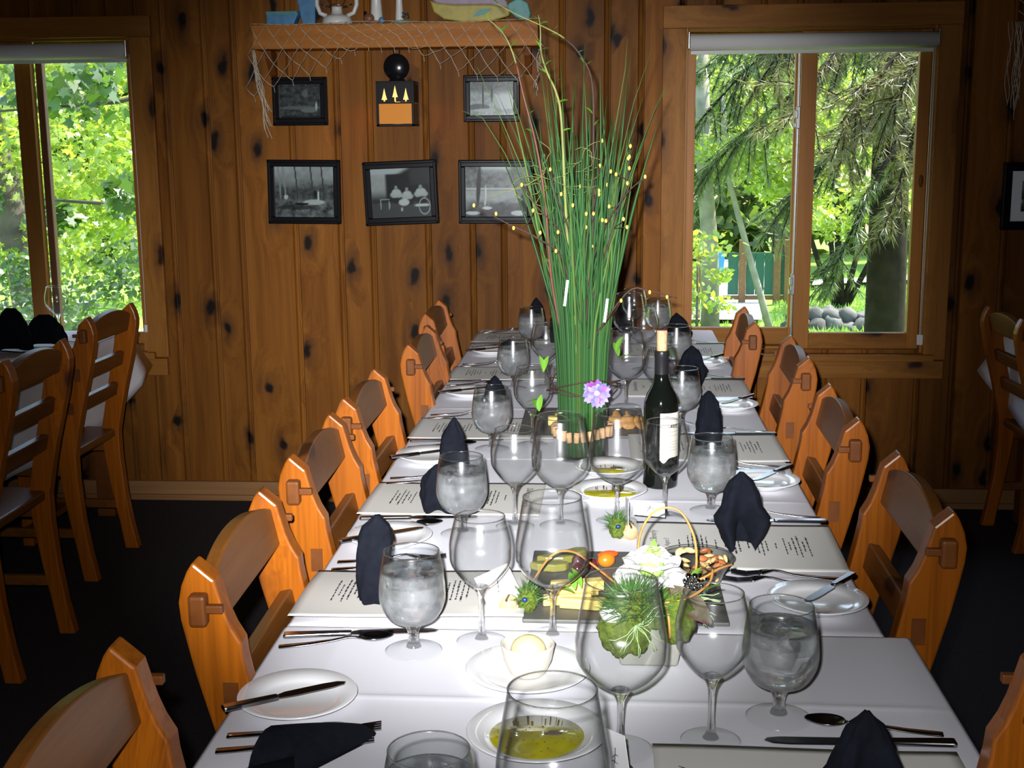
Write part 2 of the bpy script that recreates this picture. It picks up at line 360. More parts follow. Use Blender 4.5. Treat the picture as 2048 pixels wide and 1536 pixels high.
M['cord'] = simple('white_cord', (.65, .63, .60), .8)
M['net'] = simple('net_twine', (.50, .42, .32), .9)
M['blue'] = simple('blue_paint', (.06, .20, .36), .5, var=.25)
M['teal'] = simple('teal_paint', (.07, .26, .24), .5, var=.2)
M['yellow'] = simple('ochre_paint', (.34, .28, .04), .5, var=.2)
M['purple'] = simple('mauve_paint', (.26, .20, .26), .5, var=.2)
M['brownp'] = simple('brown_paint', (.18, .07, .03), .5)
M['slate'] = simple('slate', (.085, .085, .075), .55, var=.2, vscale=40, bump=.2)
M['concrete'] = simple('cement', (.25, .25, .215), .8, var=.15, vscale=40, bump=.3)
M['moss'] = simple('moss', (.085, .125, .006), .95, var=.5, vscale=160, bump=1.0, bscale=300)
M['petal'] = simple('white_petal', (.64, .64, .62), .6)
M['petalg'] = simple('lime_petal', (.30, .46, .11), .6)
M['silver'] = simple('silver_bead', (.75, .75, .78), .1, metal=1)
M['almond'] = simple('almond_skin', (.30, .10, .03), .5, rnd=.35, var=.2, vscale=90)
M['blanch'] = simple('blanched_almond', (.66, .45, .19), .5, rnd=.2)
M['cheese'] = simple('yellow_cheese', (.74, .56, .16), .45, var=.08)
M['grape'] = simple('dark_grape', (.07, .015, .02), .25, coat=.3)
M['berry'] = simple('orange_fruit', (.75, .16, .012), .25, coat=.4)
M['pear'] = simple('green_olive', (.23, .22, .05), .3)
M['feather'] = simple('peacock_blue', (.008, .03, .12), .3)
M['cracker'] = simple('toasted_cracker', (.46, .23, .06), .7, var=.3, vscale=120)
M['bark'] = simple('tree_bark', (.085, .07, .055), .9, var=.5, vscale=9, bump=1, bscale=30)
M['darkbark'] = simple('pine_bark', (.028, .023, .018), .95, spec=.05, var=.4, vscale=9, bump=1, bscale=30)
M['palebark'] = simple('birch_bark', (.24, .22, .18), .8, var=.4, vscale=5)
M['lawn'] = simple('lawn_grass', (.16, .30, .045), .9, var=.35, vscale=2.5, spec=.1)
M['path'] = simple('pale_gravel', (.62, .57, .52), .95, var=.15, vscale=6)
M['rock'] = simple('grey_boulder', (.085, .085, .078), .9, rnd=.35, var=.3, vscale=8)
M['shed'] = simple('green_board', (.015, .105, .065), .6, var=.1)
M['post'] = simple('brown_post', (.20, .11, .045), .7, var=.2)
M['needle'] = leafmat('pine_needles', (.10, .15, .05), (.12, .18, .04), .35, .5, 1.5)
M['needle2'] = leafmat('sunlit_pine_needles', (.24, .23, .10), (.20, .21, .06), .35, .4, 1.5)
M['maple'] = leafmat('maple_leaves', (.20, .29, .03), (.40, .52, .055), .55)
M['maple2'] = leafmat('shadowed_maple_leaves', (.05, .115, .018), (.08, .17, .02), .5)  # dark copy of the maple leaves, their shadow painted into the colour
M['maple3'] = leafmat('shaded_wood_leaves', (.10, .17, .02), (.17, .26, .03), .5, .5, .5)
# ------------------------------------------------------------ room shell
WY = 5.2; XL, XR, YB, HC = -3.4, 2.75, -1.6, 2.46
def struct(name, mb, mat, parent=None, **k):
    o = mb.build(name, mat, parent, **k)
    if parent is None: o['kind'] = 'structure'
    return o
struct('floor', MB().box(((XL+XR)/2, (YB+WY)/2+.1, -.05), (XR-XL+.3, WY-YB+.5, .1)), M['carpet'])
struct('ceiling', MB().box(((XL+XR)/2, (YB+WY)/2+.45, HC+.06), (XR-XL+1.2, WY-YB+1.5, .12)), M['ceil'])  # runs on past the far wall as an added, unseen eave blocking the sun
# openings in the far wall: x0, x1, z0, z1
OP = [(-2.97, -1.87, .66, 1.93), (.31, 1.27, .655, 1.93)]
wb = MB()
xs = [XL-.1, OP[0][0], OP[0][1], OP[1][0], OP[1][1], XR+.1]
for i in range(5):
    a, b = xs[i], xs[i+1]
    if i in (1, 3):
        z0, z1 = OP[i//2][2:]
        wb.box(((a+b)/2, WY+.105, z0/2-.05), (b-a, .13, z0+.1)); wb.box(((a+b)/2, WY+.105, (z1+HC)/2), (b-a, .13, HC-z1))
    else: wb.box(((a+b)/2, WY+.105, HC/2-.05), (b-a, .13, HC+.1))
wall = struct('wall_back', wb, M['outer'])
px = [-3.4, -3.27, -3.1, -2.97, -2.8, -2.62, -2.45, -2.3, -2.12, -1.985, -1.87, -1.765, -1.599, -1.479, -1.253, -1.066, -.934, -.707, -.525, -.398, -.161, .016, .149, .31,
      .45, .62, .76, .9, 1.06, 1.27, 1.41, 1.578, 1.74, 1.92, 2.06, 2.25, 2.42, 2.6, 2.75]
def plank_mb(w, z0, z1):
    # flat face, then the groove - bead - groove moulding of the right-hand edge; y is depth (0 = wall face)
    e = .024
    pr = [(.0015, .006), (.004, .0), (w-e, .0), (w-e+.003, .006), (w-e+.006, .001), (w-e+.011, -.001), (w-e+.016, .001), (w-.003, .006), (w, .007), (w, .02), (.0015, .02)]
    m = MB(); n = len(pr)
    vs = [(x-w/2, y, z0) for x, y in pr]+[(x-w/2, y, z1) for x, y in pr]
    m.add(vs, [tuple(range(n)), tuple(range(2*n-1, n-1, -1))]+[(i, n+i, n+(i+1) % n, (i+1) % n) for i in range(n)])
    return m
for a, b in zip(px, px[1:]):
    segs = [(0, HC)]
    for (x0, x1, z0, z1) in OP:
        if (a+b)/2 > x0 and (a+b)/2 < x1: segs = [(0, z0), (z1, HC)]
    for (z0, z1) in segs:
        plank_mb(b-a, z0-.9, z1-.9).build('plank', M['wall'], wall, ((a+b)/2, WY, .9))
def side_planks(wname, mb, n, place):
    w = struct(wname, mb, M['outer'])
    return w
struct('wall_left', MB().box((XL-.08, (YB+WY)/2, HC/2), (.14, WY-YB+.3, HC)), M['wall'])
struct('wall_right', MB().box((XR+.08, (YB+WY)/2, HC/2), (.14, WY-YB+.3, HC)), M['wall'])
struct('wall_front', MB().box(((XL+XR)/2, YB-.08, HC/2), (XR-XL+.3, .14, HC)), M['wall'])
bb = MB().box(((XL+XR)/2, WY-.011, .040), (XR-XL, .022, .08)).box(((XL+XR)/2, WY-.018, .012), (XR-XL, .036, .024))
struct('baseboard_back', bb, M['base'], bevel=.003)

def slab(name, x0, x1, z0, z1, y0, y1, mat, parent, bev=.003):
    c = ((x0+x1)/2, (y0+y1)/2, (z0+z1)/2)
    return MB().box((0, 0, 0), (x1-x0, y1-y0, z1-z0)).build(name, mat, parent, c, bevel=bev)
# ---- right window
w2 = tag(empty('window_2', (.79, WY, .6)), kind='structure')
class Sub:       # children built in world numbers under a window whose origin is elsewhere
    def __init__(s, root): s.r = root
    def slab(s, name, x0, x1, z0, z1, y0, y1, mat, bev=.003):
        o = slab(name, x0, x1, z0, z1, y0, y1, mat, s.r, bev); o.location -= s.r.location; return o
    def mb(s, name, m, mat, **k):
        o = m.build(name, mat, s.r, **k); o.location = o.location - s.r.location; return o
S2 = Sub(w2); T, TH, SH = M['trim'], M['trimh'], M['sash']
S2.slab('casing', .221, 1.362, 1.918, 2.003, WY-.028, WY-.002, TH)
S2.slab('casing', .221, .312, .617, 1.918, WY-.026, WY-.002, T)
S2.slab('casing', 1.272, 1.360, .617, 1.918, WY-.026, WY-.002, T)
S2.slab('apron', .221, 1.355, .540, .612, WY-.028, WY-.002, TH)
S2.slab('window_stool', .262, 1.312, .612, .640, WY-.050, WY+.05, TH)
S2.slab('jamb', .300, .322, .640, 1.925, WY-.002, WY+.15, SH); S2.slab('jamb', 1.262, 1.284, .640, 1.925, WY-.002, WY+.15, SH)
S2.slab('head_jamb', .322, 1.262, 1.905, 1.930, WY-.002, WY+.15, TH); S2.slab('sill', .322, 1.262, .630, .662, WY+.03, WY+.17, TH)
# outer (left) sash and inner (right) sash, each its own thing inside the frame
def sash(x0, x1, z0, z1, y, sl, sr, rb, rt, hw=None):
    s = empty('sash'); s.parent = w2
    def pc(name, a, b, c, d, mat): slab(name, a, b, c, d, y-.018, y+.018, mat, s, .002).location -= w2.location
    pc('stile', x0, x0+sl, z0, z1, SH); pc('stile', x1-sr, x1, z0, z1, SH)
    pc('rail', x0+sl, x1-sr, z0, z0+rb, TH); pc('rail', x0+sl, x1-sr, z1-rt, z1, TH)
    p = slab('pane', x0+sl, x1-sr, z0+rb, z1-rt, y-.002, y+.002, M['pane'], s, 0); p.location -= w2.location
    return s
s = sash(.322, .800, .662, 1.905, WY+.10, .036, .05, .068, .05)
s = sash(.764, 1.262, .655, 1.905, WY+.045, .062, .045, .062, .055)
for z in (1.575, .915):
    S2.mb('latch', MB().box((.757, WY+.032, z), (.016, .012, .085)).box((.749, WY+.026, z+.012), (.012, .02, .03)).box((.745, WY+.024, z-.03), (.01, .016, .018)), M['alu'], bevel=.002)
S2.mb('track', MB().box((.759, WY+.06, 1.25), (.006, .02, 1.16)), M['alu'])
S2.mb('finger_pull', MB().lathe([(0, 0), (.016, 0), (.018, .002), (.016, .004), (0, .003)], 14).box((0, 0, 0), (.001, .001, .001)), M['peg'], loc=(1.243, WY+.024, 1.325), rot=(PI/2, 0, 0)).scale = (.5, 1.4, 1)
# roller blind + cord: lifted away by themselves
def blind(x0, x1, label):
    t = tag(empty('roller_blind', ((x0+x1)/2, WY-.035, 1.862)), label, 'blind')
    L = x1-x0
    m = MB().tube([(-L/2, 0, 0), (L/2, 0, 0)], .031, 20)
    m.build('rolled_fabric', M['blind'], t)
    MB().box((0, .021, -.034), (L*.99, .006, .02)).build('hem_bar', M['blind'], t, bevel=.002)
    for sx in (-1, 1): MB().box((sx*(L/2+.005), .005, .008), (.006, .055, .065)).build('bracket', M['alu'], t, bevel=.002)
    return t
b2 = blind(.325, 1.262, 'white roller blind wound up at the top of the right-hand window')
MB().tube([(.455, -.012, -.03), (.455, -.012, -.6), (.457, -.012, -1.14)], .0016, 5).tube([(.462, -.014, -.03), (.463, -.014, -.6), (.460, -.014, -1.14)], .0016, 5).box((.459, -.013, -1.16), (.02, .012, .04)).build('pull_cord', M['cord'], b2)
# ---- left window (runs out of the picture on the left)
w1 = tag(empty('window_1', (-2.4, WY, .6)), kind='structure'); S1 = Sub(w1)
S1.slab('casing', -3.06, -1.815, 1.916, 1.998, WY-.028, WY-.002, TH); S1.slab('casing', -1.908, -1.818, .617, 1.916, WY-.026, WY-.002, T)
S1.slab('casing', -3.06, -2.97, .617, 1.916, WY-.026, WY-.002, T); S1.slab('apron', -3.05, -1.825, .540, .612, WY-.028, WY-.002, TH)
S1.slab('window_stool', -3.01, -1.870, .612, .640, WY-.05, WY+.05, TH)
S1.slab('jamb', -1.930, -1.872, .640, 1.925, WY-.001, WY+.15, SH); S1.slab('jamb', -2.97, -2.95, .640, 1.925, WY-.001, WY+.15, SH)
S1.slab('head_jamb', -2.95, -1.93, 1.905, 1.930, WY-.002, WY+.15, TH); S1.slab('sill', -2.95, -1.93, .63, .662, WY+.03, WY+.17, TH)
S1.slab('stile', -2.404, -2.335, .66, 1.905, WY+.01, WY+.05, SH); S1.slab('stile', -2.335, -2.306, .66, 1.905, WY+.055, WY+.09, M['brownp'])
for z in ((.662, .71), (1.86, 1.905)): S1.slab('rail', -2.306, -1.93, z[0], z[1], WY+.055, WY+.09, TH); S1.slab('rail', -2.95, -2.404, z[0], z[1], WY+.01, WY+.05, TH)
S1.slab('pane', -2.306, -1.93, .71, 1.86, WY+.07, WY+.074, M['pane'], 0); S1.slab('pane', -2.95, -2.404, .71, 1.86, WY+.028, WY+.032, M['pane'], 0)
S1.mb('cord', MB().tube([(-1.905, WY-.03, 1.85), (-1.903, WY-.03, 1.3), (-1.905, WY-.03, .76)], .0016, 5).box((-1.905, WY-.03, .74), (.012, .01, .03)), M['cord'])
blind(-2.94, -1.915, 'white roller blind wound up at the top of the left-hand window')

# ------------------------------------------------------------ wall shelf, its bric-a-brac, the net
sh = tag(empty('wall_shelf', (-.813, WY, 1.85)), 'thick pine wall shelf draped with a fishing net above the pictures', 'shelf')
MB().box((0, -.075, .048), (1.11, .15, .092)).build('shelf_board', M['shelf'], sh, bevel=.004)
for x in (-.51, .51): MB().prism([(-.002, 0), (-.10, 0), (-.09, -.03), (-.03, -.09), (-.002, -.10)], lambda p, q, t, x=x: (x+t, p, q), -.013, .013).build('bracket', M['peg'], sh, bevel=.002)
ST = 1.9445
def solo(name, mb, mat, label, cat, loc=(0,0,0), rz=0, group=None, rot=None, **k):
    o = mb.build(name, mat, None, loc, rot if rot else (0, 0, rz), **k); return tag(o, label, cat, group)
# white hurricane lantern
hl = tag(empty('hurricane_lantern', (-1.045, 5.115, ST)), 'white enamelled hurricane lantern standing on the wall shelf', 'lantern')
MB().lathe([(0, 0), (.058, 0), (.060, .008), (.056, .026), (.040, .036), (.024, .040), (.020, .060), (.022, .068), (0, .068)], 24).build('fuel_tank', M['white'], hl)
for sx in (-1, 1):
    MB().tube([(sx*.040, 0, .034), (sx*.066, 0, .045), (sx*.078, 0, .075), (sx*.078, 0, .14), (sx*.072, 0, .20), (sx*.050, 0, .235), (sx*.02, 0, .25)], .009, 8).build('side_tube', M['white'], hl)
MB().lathe([(.020, .068), (.034, .09), (.040, .125), (.034, .165), (.022, .19)], 20).build('glass_globe', M['thin'], hl)
MB().tube([(-.052, .0, .082), (-.035, .03, .07), (0, .042, .068), (.035, .03, .07), (.052, 0, .082)], .002, 5).tube([(-.06, 0, .078), (-.04, -.02, .068), (0, -.04, .075), (.04, -.02, .068), (.06, 0, .078)], .002, 5).build('wire_guard', M['silver'], hl)
MB().lathe([(.026, .19), (.036, .20), (.030, .235), (.015, .25), (0, .25)], 18).build('chimney_cap', M['white'], hl)
# blue things at the left end
t = tag(empty('whale_figure', (-1.250, 5.12, ST)), 'low dark blue wooden block figure at the left end of the shelf', 'ornament')
MB().prism([(-.07, 0), (.035, 0), (.058, .045), (.05, .056), (-.02, .052), (-.07, .042)], lambda p, q, s_: (p, s_, q), -.03, .03).build('body', M['blue'], t, bevel=.004)
MB().box((-.008, -.031, .046), (.12, .004, .012)).build('stripe', M['teal'], t)
solo('blue_oar_blade', MB().prism([(-.022, 0), (.026, 0), (.03, .09), (-.02, .24), (-.06, .24), (-.055, .16)], lambda p, q, s_: (p, s_, q), -.012, .012), M['blue'], 'blue painted wooden paddle leaning up behind the white lantern', 'paddle', (-1.165, 5.15, ST), bevel=.003)
# two white lighthouses on painted bases
for x, c, lb, k in ((-.905, 'brownp', 'white model lighthouse with a brown rocky base on the shelf', 0), (-.795, 'teal', 'white model lighthouse on a green base, beside a tiny beaded ornament', 1)):
    t = tag(empty('model_lighthouse', (x, 5.12, ST)), lb, 'ornament')
    MB().lathe([(0, 0), (.044-.004*k, 0), (.040, .010), (.030-.01*k, .014), (0, .016)], 16).build('base', M[c], t)
    MB().lathe([(.026-.009*k, .012), (.022-.008*k, .06), (.016-.006*k, .15), (.022-.008*k, .155), (.022-.008*k, .165), (0, .17)], 16, ).build('tower', M['white'], t, loc=(.012-.02*k, .015, 0))
    if k == 0:
        MB().ball((-.014, -.01, .022), (.022, .016, .02), 10, 6).build('rock', M['brownp'], t); MB().ball((.036, -.016, .014), (.012, .010, .013), 8, 6).build('blue_float', M['blue'], t, )
        MB().tube([(-.03, 0, .02), (-.03, 0, .05)], .006, 6).build('mooring_post', M['black'], t)
m = MB()
for i in range(9): m.ball((.010*math.cos(i*.7), .010*math.sin(i*.7), .008+.0035*(i % 5)), .0055, 8, 5)
solo('beaded_ornament', m, M['silver'], 'tiny silver beaded ornament in front of the slim lighthouse', 'ornament', (-.772, 5.082, ST+.016))
# painted wooden fish
t = tag(empty('wooden_fish', (-.485, 5.12, ST+.002)), 'long painted wooden fish in yellow, mauve and teal on the shelf', 'ornament')
def fishprof(p, q, s_): return (p, s_, q)
MB().prism([(-.195, .085), (-.18, .04), (-.14, .012), (-.06, .0), (.05, .004), (.115, .022), (.115, .05), (.04, .066), (-.10, .066), (-.17, .075)], fishprof, -.018, .018).build('belly', M['yellow'], t, bevel=.006)
MB().prism([(-.19, .088), (-.17, .072), (-.10, .064), (.04, .064), (.115, .048), (.10, .085), (.0, .12), (-.12, .12)], fishprof, -.017, .017).build('back', M['purple'], t, bevel=.006)
MB().prism([(.10, .046), (.14, .014), (.188, .0), (.196, .03), (.185, .07), (.15, .09), (.11, .07)], fishprof, -.012, .012).build('tail', M['teal'], t, bevel=.005)
MB().prism([(-.03, .02), (.02, .028), (.045, .05), (.0, .046)], fishprof, -.024, -.017).build('fin', M['teal'], t)
# ---- fishing net: knotted diamonds
net = MB(); NU, NV = 18, 5
def netdepth(u):
    if u < .42: return .265 - .205*(u/.42)**.8
    if u < .58: return .060
    return .060 + .16*((u-.58)/.42)**.7
def netp(u, v):
    x = -1.372 + 1.125*u + .035*math.sin(u*7)*v - .03*v*(1-u)
    top = 1.947 - .004*math.sin(u*11)
    d = .012*v + (netdepth(u)+.02)*v
    z = top - d - .007*math.sin(u*23+v*9)*v
    yy = 5.043 - .010*min(1, v*4) + .02*max(0, min(1, (1.85-z)/.1))*0 - .006*math.sin(u*40)
    return (x, yy, z)
for j in range(NV):
    for i in range(NU):
        o = .5*(j % 2); o2 = .5*((j+1) % 2)
        a = ((i+o)/NU, j/NV)
        for di in ((0, 1) if o == 0.5 else (-1, 0)):
            k = i+di
            u2 = (k+o2)/NU if o2 else k/NU
            if o == .5: u2 = (i+di)/NU
            else: u2 = (i+di+.5)/NU
            if 0 <= u2 <= 1.001 and a[0] <= 1.001:
                if j == 0 and False: continue
                p, q = netp(a[0], a[1]), netp(u2, (j+1)/NV)
                mid = tuple((p[c]+q[c])/2 for c in range(3)); mid = (mid[0], mid[1], mid[2]-.003)
                net.tube([p, mid, q], .0015, 3)
for i in range(NU*2): net.tube([netp(i/(2*NU), 0), netp((i+1)/(2*NU), 0)], .0015, 3)
for i in range(NU):
    p = netp((i+.5*(NV % 2))/NU, 1.0)
    net.tube([p, (p[0]+.004, p[1], p[2]-.022)], .0012, 3)
for k in range(9):
    x0 = -1.368+.010*random.random(); L_ = .22+.14*random.random(); ph = random.random()*6
    net.tube([(x0+.05*(t_)**1.3*(1+.2*math.sin(k))+.006*math.sin(ph+t_*12), 5.045+.004*math.sin(k*3), 1.85-L_*t_) for t_ in [i/9 for i in range(10)]], .0016, 3)
for k in range(5):
    x0 = -.252+.008*random.random(); L_ = .16+.1*random.random(); ph = random.random()*6
    net.tube([(x0-.02*t_+.006*math.sin(ph+t_*10), 5.04, 1.86-L_*t_) for t_ in [i/8 for i in range(9)]], .0014, 3)
solo('fishing_net', net, M['net'], 'beige fishing net draped over the wall shelf and hanging in swags', 'net')
net2 = MB()
for k in range(10):
    x0 = 1.515+.06*random.random(); L_ = .25+.12*random.random(); ph = random.random()*6
    net2.tube([(x0+.008*math.sin(ph+t_*9), 5.13+.01*math.sin(k), 1.97-.05-L_*t_) for t_ in [i/9 for i in range(10)]], .0018, 3)
for k in range(5):
    for i in range(5): net2.tube([(1.55+.05*i, 5.13, 2.12-.04*k), (1.575+.05*i, 5.13, 2.10-.04*k), (1.60+.05*i, 5.13, 2.12-.04*k)], .0015, 3)
solo('fishing_net', net2, M['net'], 'end of another beige net hanging at the right edge of the wall', 'net')
# ------------------------------------------------------------ wall lantern with a candle
M['ambert'] = thin_glass('clear_amber_glass', (.95, .66, .30), (.5, .25, .08))
ln = tag(empty('wall_lantern', (-.813, 5.10, 1.555)), 'black iron candle lantern hanging on the wall, glowing amber', 'lantern')
Wd, Hl = .148, .168
fr = MB().box((0, 0, .004), (Wd, .13, .008)).box((0, 0, Hl), (Wd, .13, .006))
for sx in (-1, 1):
    for sy in (-1, 1): fr.box((sx*(Wd/2-.005), sy*.060, Hl/2), (.010, .010, Hl))
fr.box((0, -.062, .088), (Wd-.012, .006, .006)); fr.build('frame', M['iron'], ln, bevel=.001)
MB().box((0, .055, Hl/2), (Wd-.016, .004, Hl-.01)).build('back_plate', M['iron'], ln)
# upper front plate with three tree-shaped cut-outs: strips around them
pl = MB(); tw = [-.042, 0, .042]; z0, z1 = .092, .166
def plate(poly): pl.prism(poly, lambda p, q, s_: (p, s_, q), -.063, -.060)
def tree(c): return [(c-.011, .100), (c-.003, .100), (c-.003, .095), (c+.003, .095), (c+.003, .100), (c+.011, .100), (c+.006, .118), (c, .146), (c-.006, .118)]
dz = [0, .010, 0]
edges = [-.068, -.021, .021, .068]
for k in range(3):
    c = tw[k]; L0, L1 = edges[k], edges[k+1]; d = dz[k]; tr = [(p, q+d) for p, q in tree(c)]
    plate([(L0, z0), (c-.003, z0), tr[2], tr[1], tr[0], tr[8], tr[7], (c, z1), (L0, z1)][:]); plate([(c+.003, z0), (L1, z0), (L1, z1), (c, z1), tr[7], tr[6], tr[5], tr[4], tr[3]])
pl.build('pierced_plate', M['iron'], ln)
for sx in (-1, 1): MB().box((sx*(Wd/2-.003), 0, .126), (.003, .11, .07)).build('side_plate', M['iron'], ln)
MB().box((0, -.060, .048), (Wd-.02, .003, .078)).build('front_glass', M['amber'], ln)
for sx in (-1, 1): MB().box((sx*(Wd/2-.004), 0, .048), (.003, .11, .078)).build('side_glass', M['ambert'], ln)
cdl = MB().lathe([(0, .008), (.024, .008), (.024, .07), (0, .07)], 16).build('candle', M['cream'], ln)
MB().lathe([(0, .074), (.009, .09), (.010, .10), (.004, .13), (0, .145)], 10).build('flame', M['flame'], cdl)
MB().box((0, -.03, .128), (.115, .002, .066)).build('inner_glow_sheet', M['flame'], ln)  # added glowing sheet that makes the cut-outs shine from inside
MB().lathe([(.036, Hl), (.030, Hl+.012), (.012, Hl+.018), (0, Hl+.018)], 18).build('roof', M['iron'], ln)
MB().lathe([(0, -.012), (.012, -.014), (.014, -.007), (.034, -.006), (.038, -.010), (.049, -.008), (.051, 0), (.049, .006), (0, .006)], 32).build('cap_disc', M['black'], ln, loc=(0, -.012, Hl+.058), rot=(PI/2, 0, 0))
MB().tube([(.012*math.cos(a), 0, Hl+.118+.016*math.sin(a)) for a in [i*2*PI/14 for i in range(15)]], .0022, 6).build('hanging_ring', M['iron'], ln)
pld = bpy.data.lights.new('candle_light', 'POINT'); pld.energy = 1.6; pld.color = (1, .5, .15); pld.shadow_soft_size = .02
plo = bpy.data.objects.new('candle_light', pld); COL.objects.link(plo); plo.location = (-.813, 5.10, 1.655)
# ------------------------------------------------------------ framed photographs (prints are flat grey-scale pictures)
M['pglass'] = thin_glass('picture_glass', (1, 1, 1), (.9, .9, .9), gain=.35)
def fbm(x, y, s):
    return .5+.5*noise.noise(Vector((x*s, y*s, s*1.7)))+.30*noise.noise(Vector((x*s*2.3, y*s*2.3, 3)))+.22*noise.noise(Vector((x*s*5, y*s*5, 7)))
def sstep(a, b, t): t = max(0, min(1, (t-a)/(b-a))); return t*t*(3-2*t)
def ell(x, y, cx, cy, rx, ry, s=.3): d = ((x-cx)/rx)**2+((y-cy)/ry)**2; return 1-sstep(1-s, 1+s, d)
def blend(v, c, a): return v*(1-a)+c*a
def pic_camp(x, y):       # trees over a camp table
    v = .30+.28*sstep(.5, 1, y)*fbm(x, y, 2) ; v = blend(v, .06+.18*fbm(x, y, 14), sstep(.25, .4, y)*(1-sstep(.6, .85, y+.15*fbm(x, y, 4))))
    for tx in (.08, .16, .36, .62, .8): v = blend(v, .36 if tx < .2 else .12, ell(x, 0, tx+.02*math.sin(y*4), 0, .012, 1)*sstep(.3, .4, y))
    v = blend(v, .30*fbm(x, y, 9)+.05, 1-sstep(.28, .34, y)); v = blend(v, .55, ell(x, y, .19, .40, .035, .045)); v = blend(v, .5, ell(x, y, .66, .30, .18, .05)); v = blend(v, .6, ell(x, y, .73, .42, .015, .10))
    v = blend(v, .04, ell(x, y, .68, .46, .03, .08)*.8); v = blend(v, .05, ell(x, y, .35, .20, .3, .05)*.7); v = blend(v, .03, ell(x, y, .45, .27, .12, .02)); return v
def pic_road(x, y):
    v = .05+.16*fbm(x, y, 10); v = blend(v, .22, ell(x, y, .5, .32, .5, .05)); v = blend(v, .26, ell(x, y, .7, .25, .2, .07)); v = blend(v, .5, ell(x, y, .88, .36, .025, .12)); v = blend(v, .3, ell(x, y, .62, .72, .07, .1)*.6); v = blend(v, .03, 1-sstep(0, .14, y)); return v
def pic_path(x, y):
    v = .22+.3*fbm(x, y, 5); v = blend(v, .5, ell(x, y, .8, .4, .3, .22)); v = blend(v, .12+.15*fbm(x, y, 16), sstep(.6, .8, y)); v = blend(v, .06, ell(x, y, .3, .55, .02, .4)); v = blend(v, .08, ell(x, y, .5, .62, .016, .3))
    v = blend(v, .08, ell(x, y, .2, .25, .25, .10)*.7); v = blend(v, .42, ell(x, y, .35, .16, .3, .05)); return v
def pic_people(x, y):
    v = .035+.03*fbm(x, y, 6); v = blend(v, .36+.1*fbm(x, y, 3), sstep(.62, .6, x+(y-.9)*.0)*0 + (1-sstep(.22, .28, x))*sstep(.3, .6, y)); v = blend(v, .5, sstep(.86, .9, y+.0*x)*(1-sstep(.55, .75, x+ (1-y)*1.5)))
    v = blend(v, .13, (1-sstep(.28, .36, y))); v = blend(v, .10, sstep(.6, .7, x)*sstep(.6, .7, y)*.8)
    for cx, cy, s in ((.42, .50, 1), (.60, .46, .95), (.83, .50, 1.1)):
        v = blend(v, .46, ell(x, y, cx, cy-.035, .105*s, .070*s)); v = blend(v, .50, ell(x, y, cx, cy+.02, .075*s, .060*s)); v = blend(v, .36, ell(x, y, cx-.005, cy+.105, .026*s, .042*s)); v = blend(v, .06, ell(x, y, cx+.01, cy-.15, .10*s, .06*s))
    v = blend(v, .55, ell(x, y, .54, .31, .09, .07)); v = blend(v, .45, ell(x, y, .50, .17, .02, .04)); v = blend(v, .42, ell(x, y, .22, .38, .08, .012)); v = blend(v, .45, ell(x, y, .15, .28, .012, .10)); v = blend(v, .42, ell(x, y, .29, .26, .012, .09))
    d = math.hypot((x-.88)/.09, (y-.22)/.16); v = blend(v, .6, max(0, 1-abs(d-1)/.10)); v = blend(v, .55, ell(x, y, .84, .24, .13, .03)); return v
def pic_lake(x, y):
    v = .10+.22*fbm(x, y, 12); v = blend(v, .34+.1*fbm(x, y, 5), (1-sstep(.5, .56, y))*sstep(.28, .4, y+.1*x)); v = blend(v, .46, ell(x, y, .5, .56, .6, .02)); v = blend(v, .05+.12*fbm(x, y, 9), 1-sstep(.22, .34, y+.12*fbm(x, y, 5)-.15*(x-.4)))
    v = blend(v, .5, sstep(.85, 1, y)*ell(x, y, .5, 1, .25, .2)); v = blend(v, .035, ell(x, y, .21+.05*(y-.5), .62, .035, .38)); v = blend(v, .55, ell(x-.04*math.sin(y*3), y, .29, .42, .012, .22)); v = blend(v, .55, ell(x, y, .35, .18, .08, .03)); v = blend(v, .5, ell(x, y, .12, .08, .12, .035))
    v = blend(v, .03, ell(x, y, .95, .38, .05, .38)); v = blend(v, .5, ell(x, y, .85, .08, .12, .05)); return v
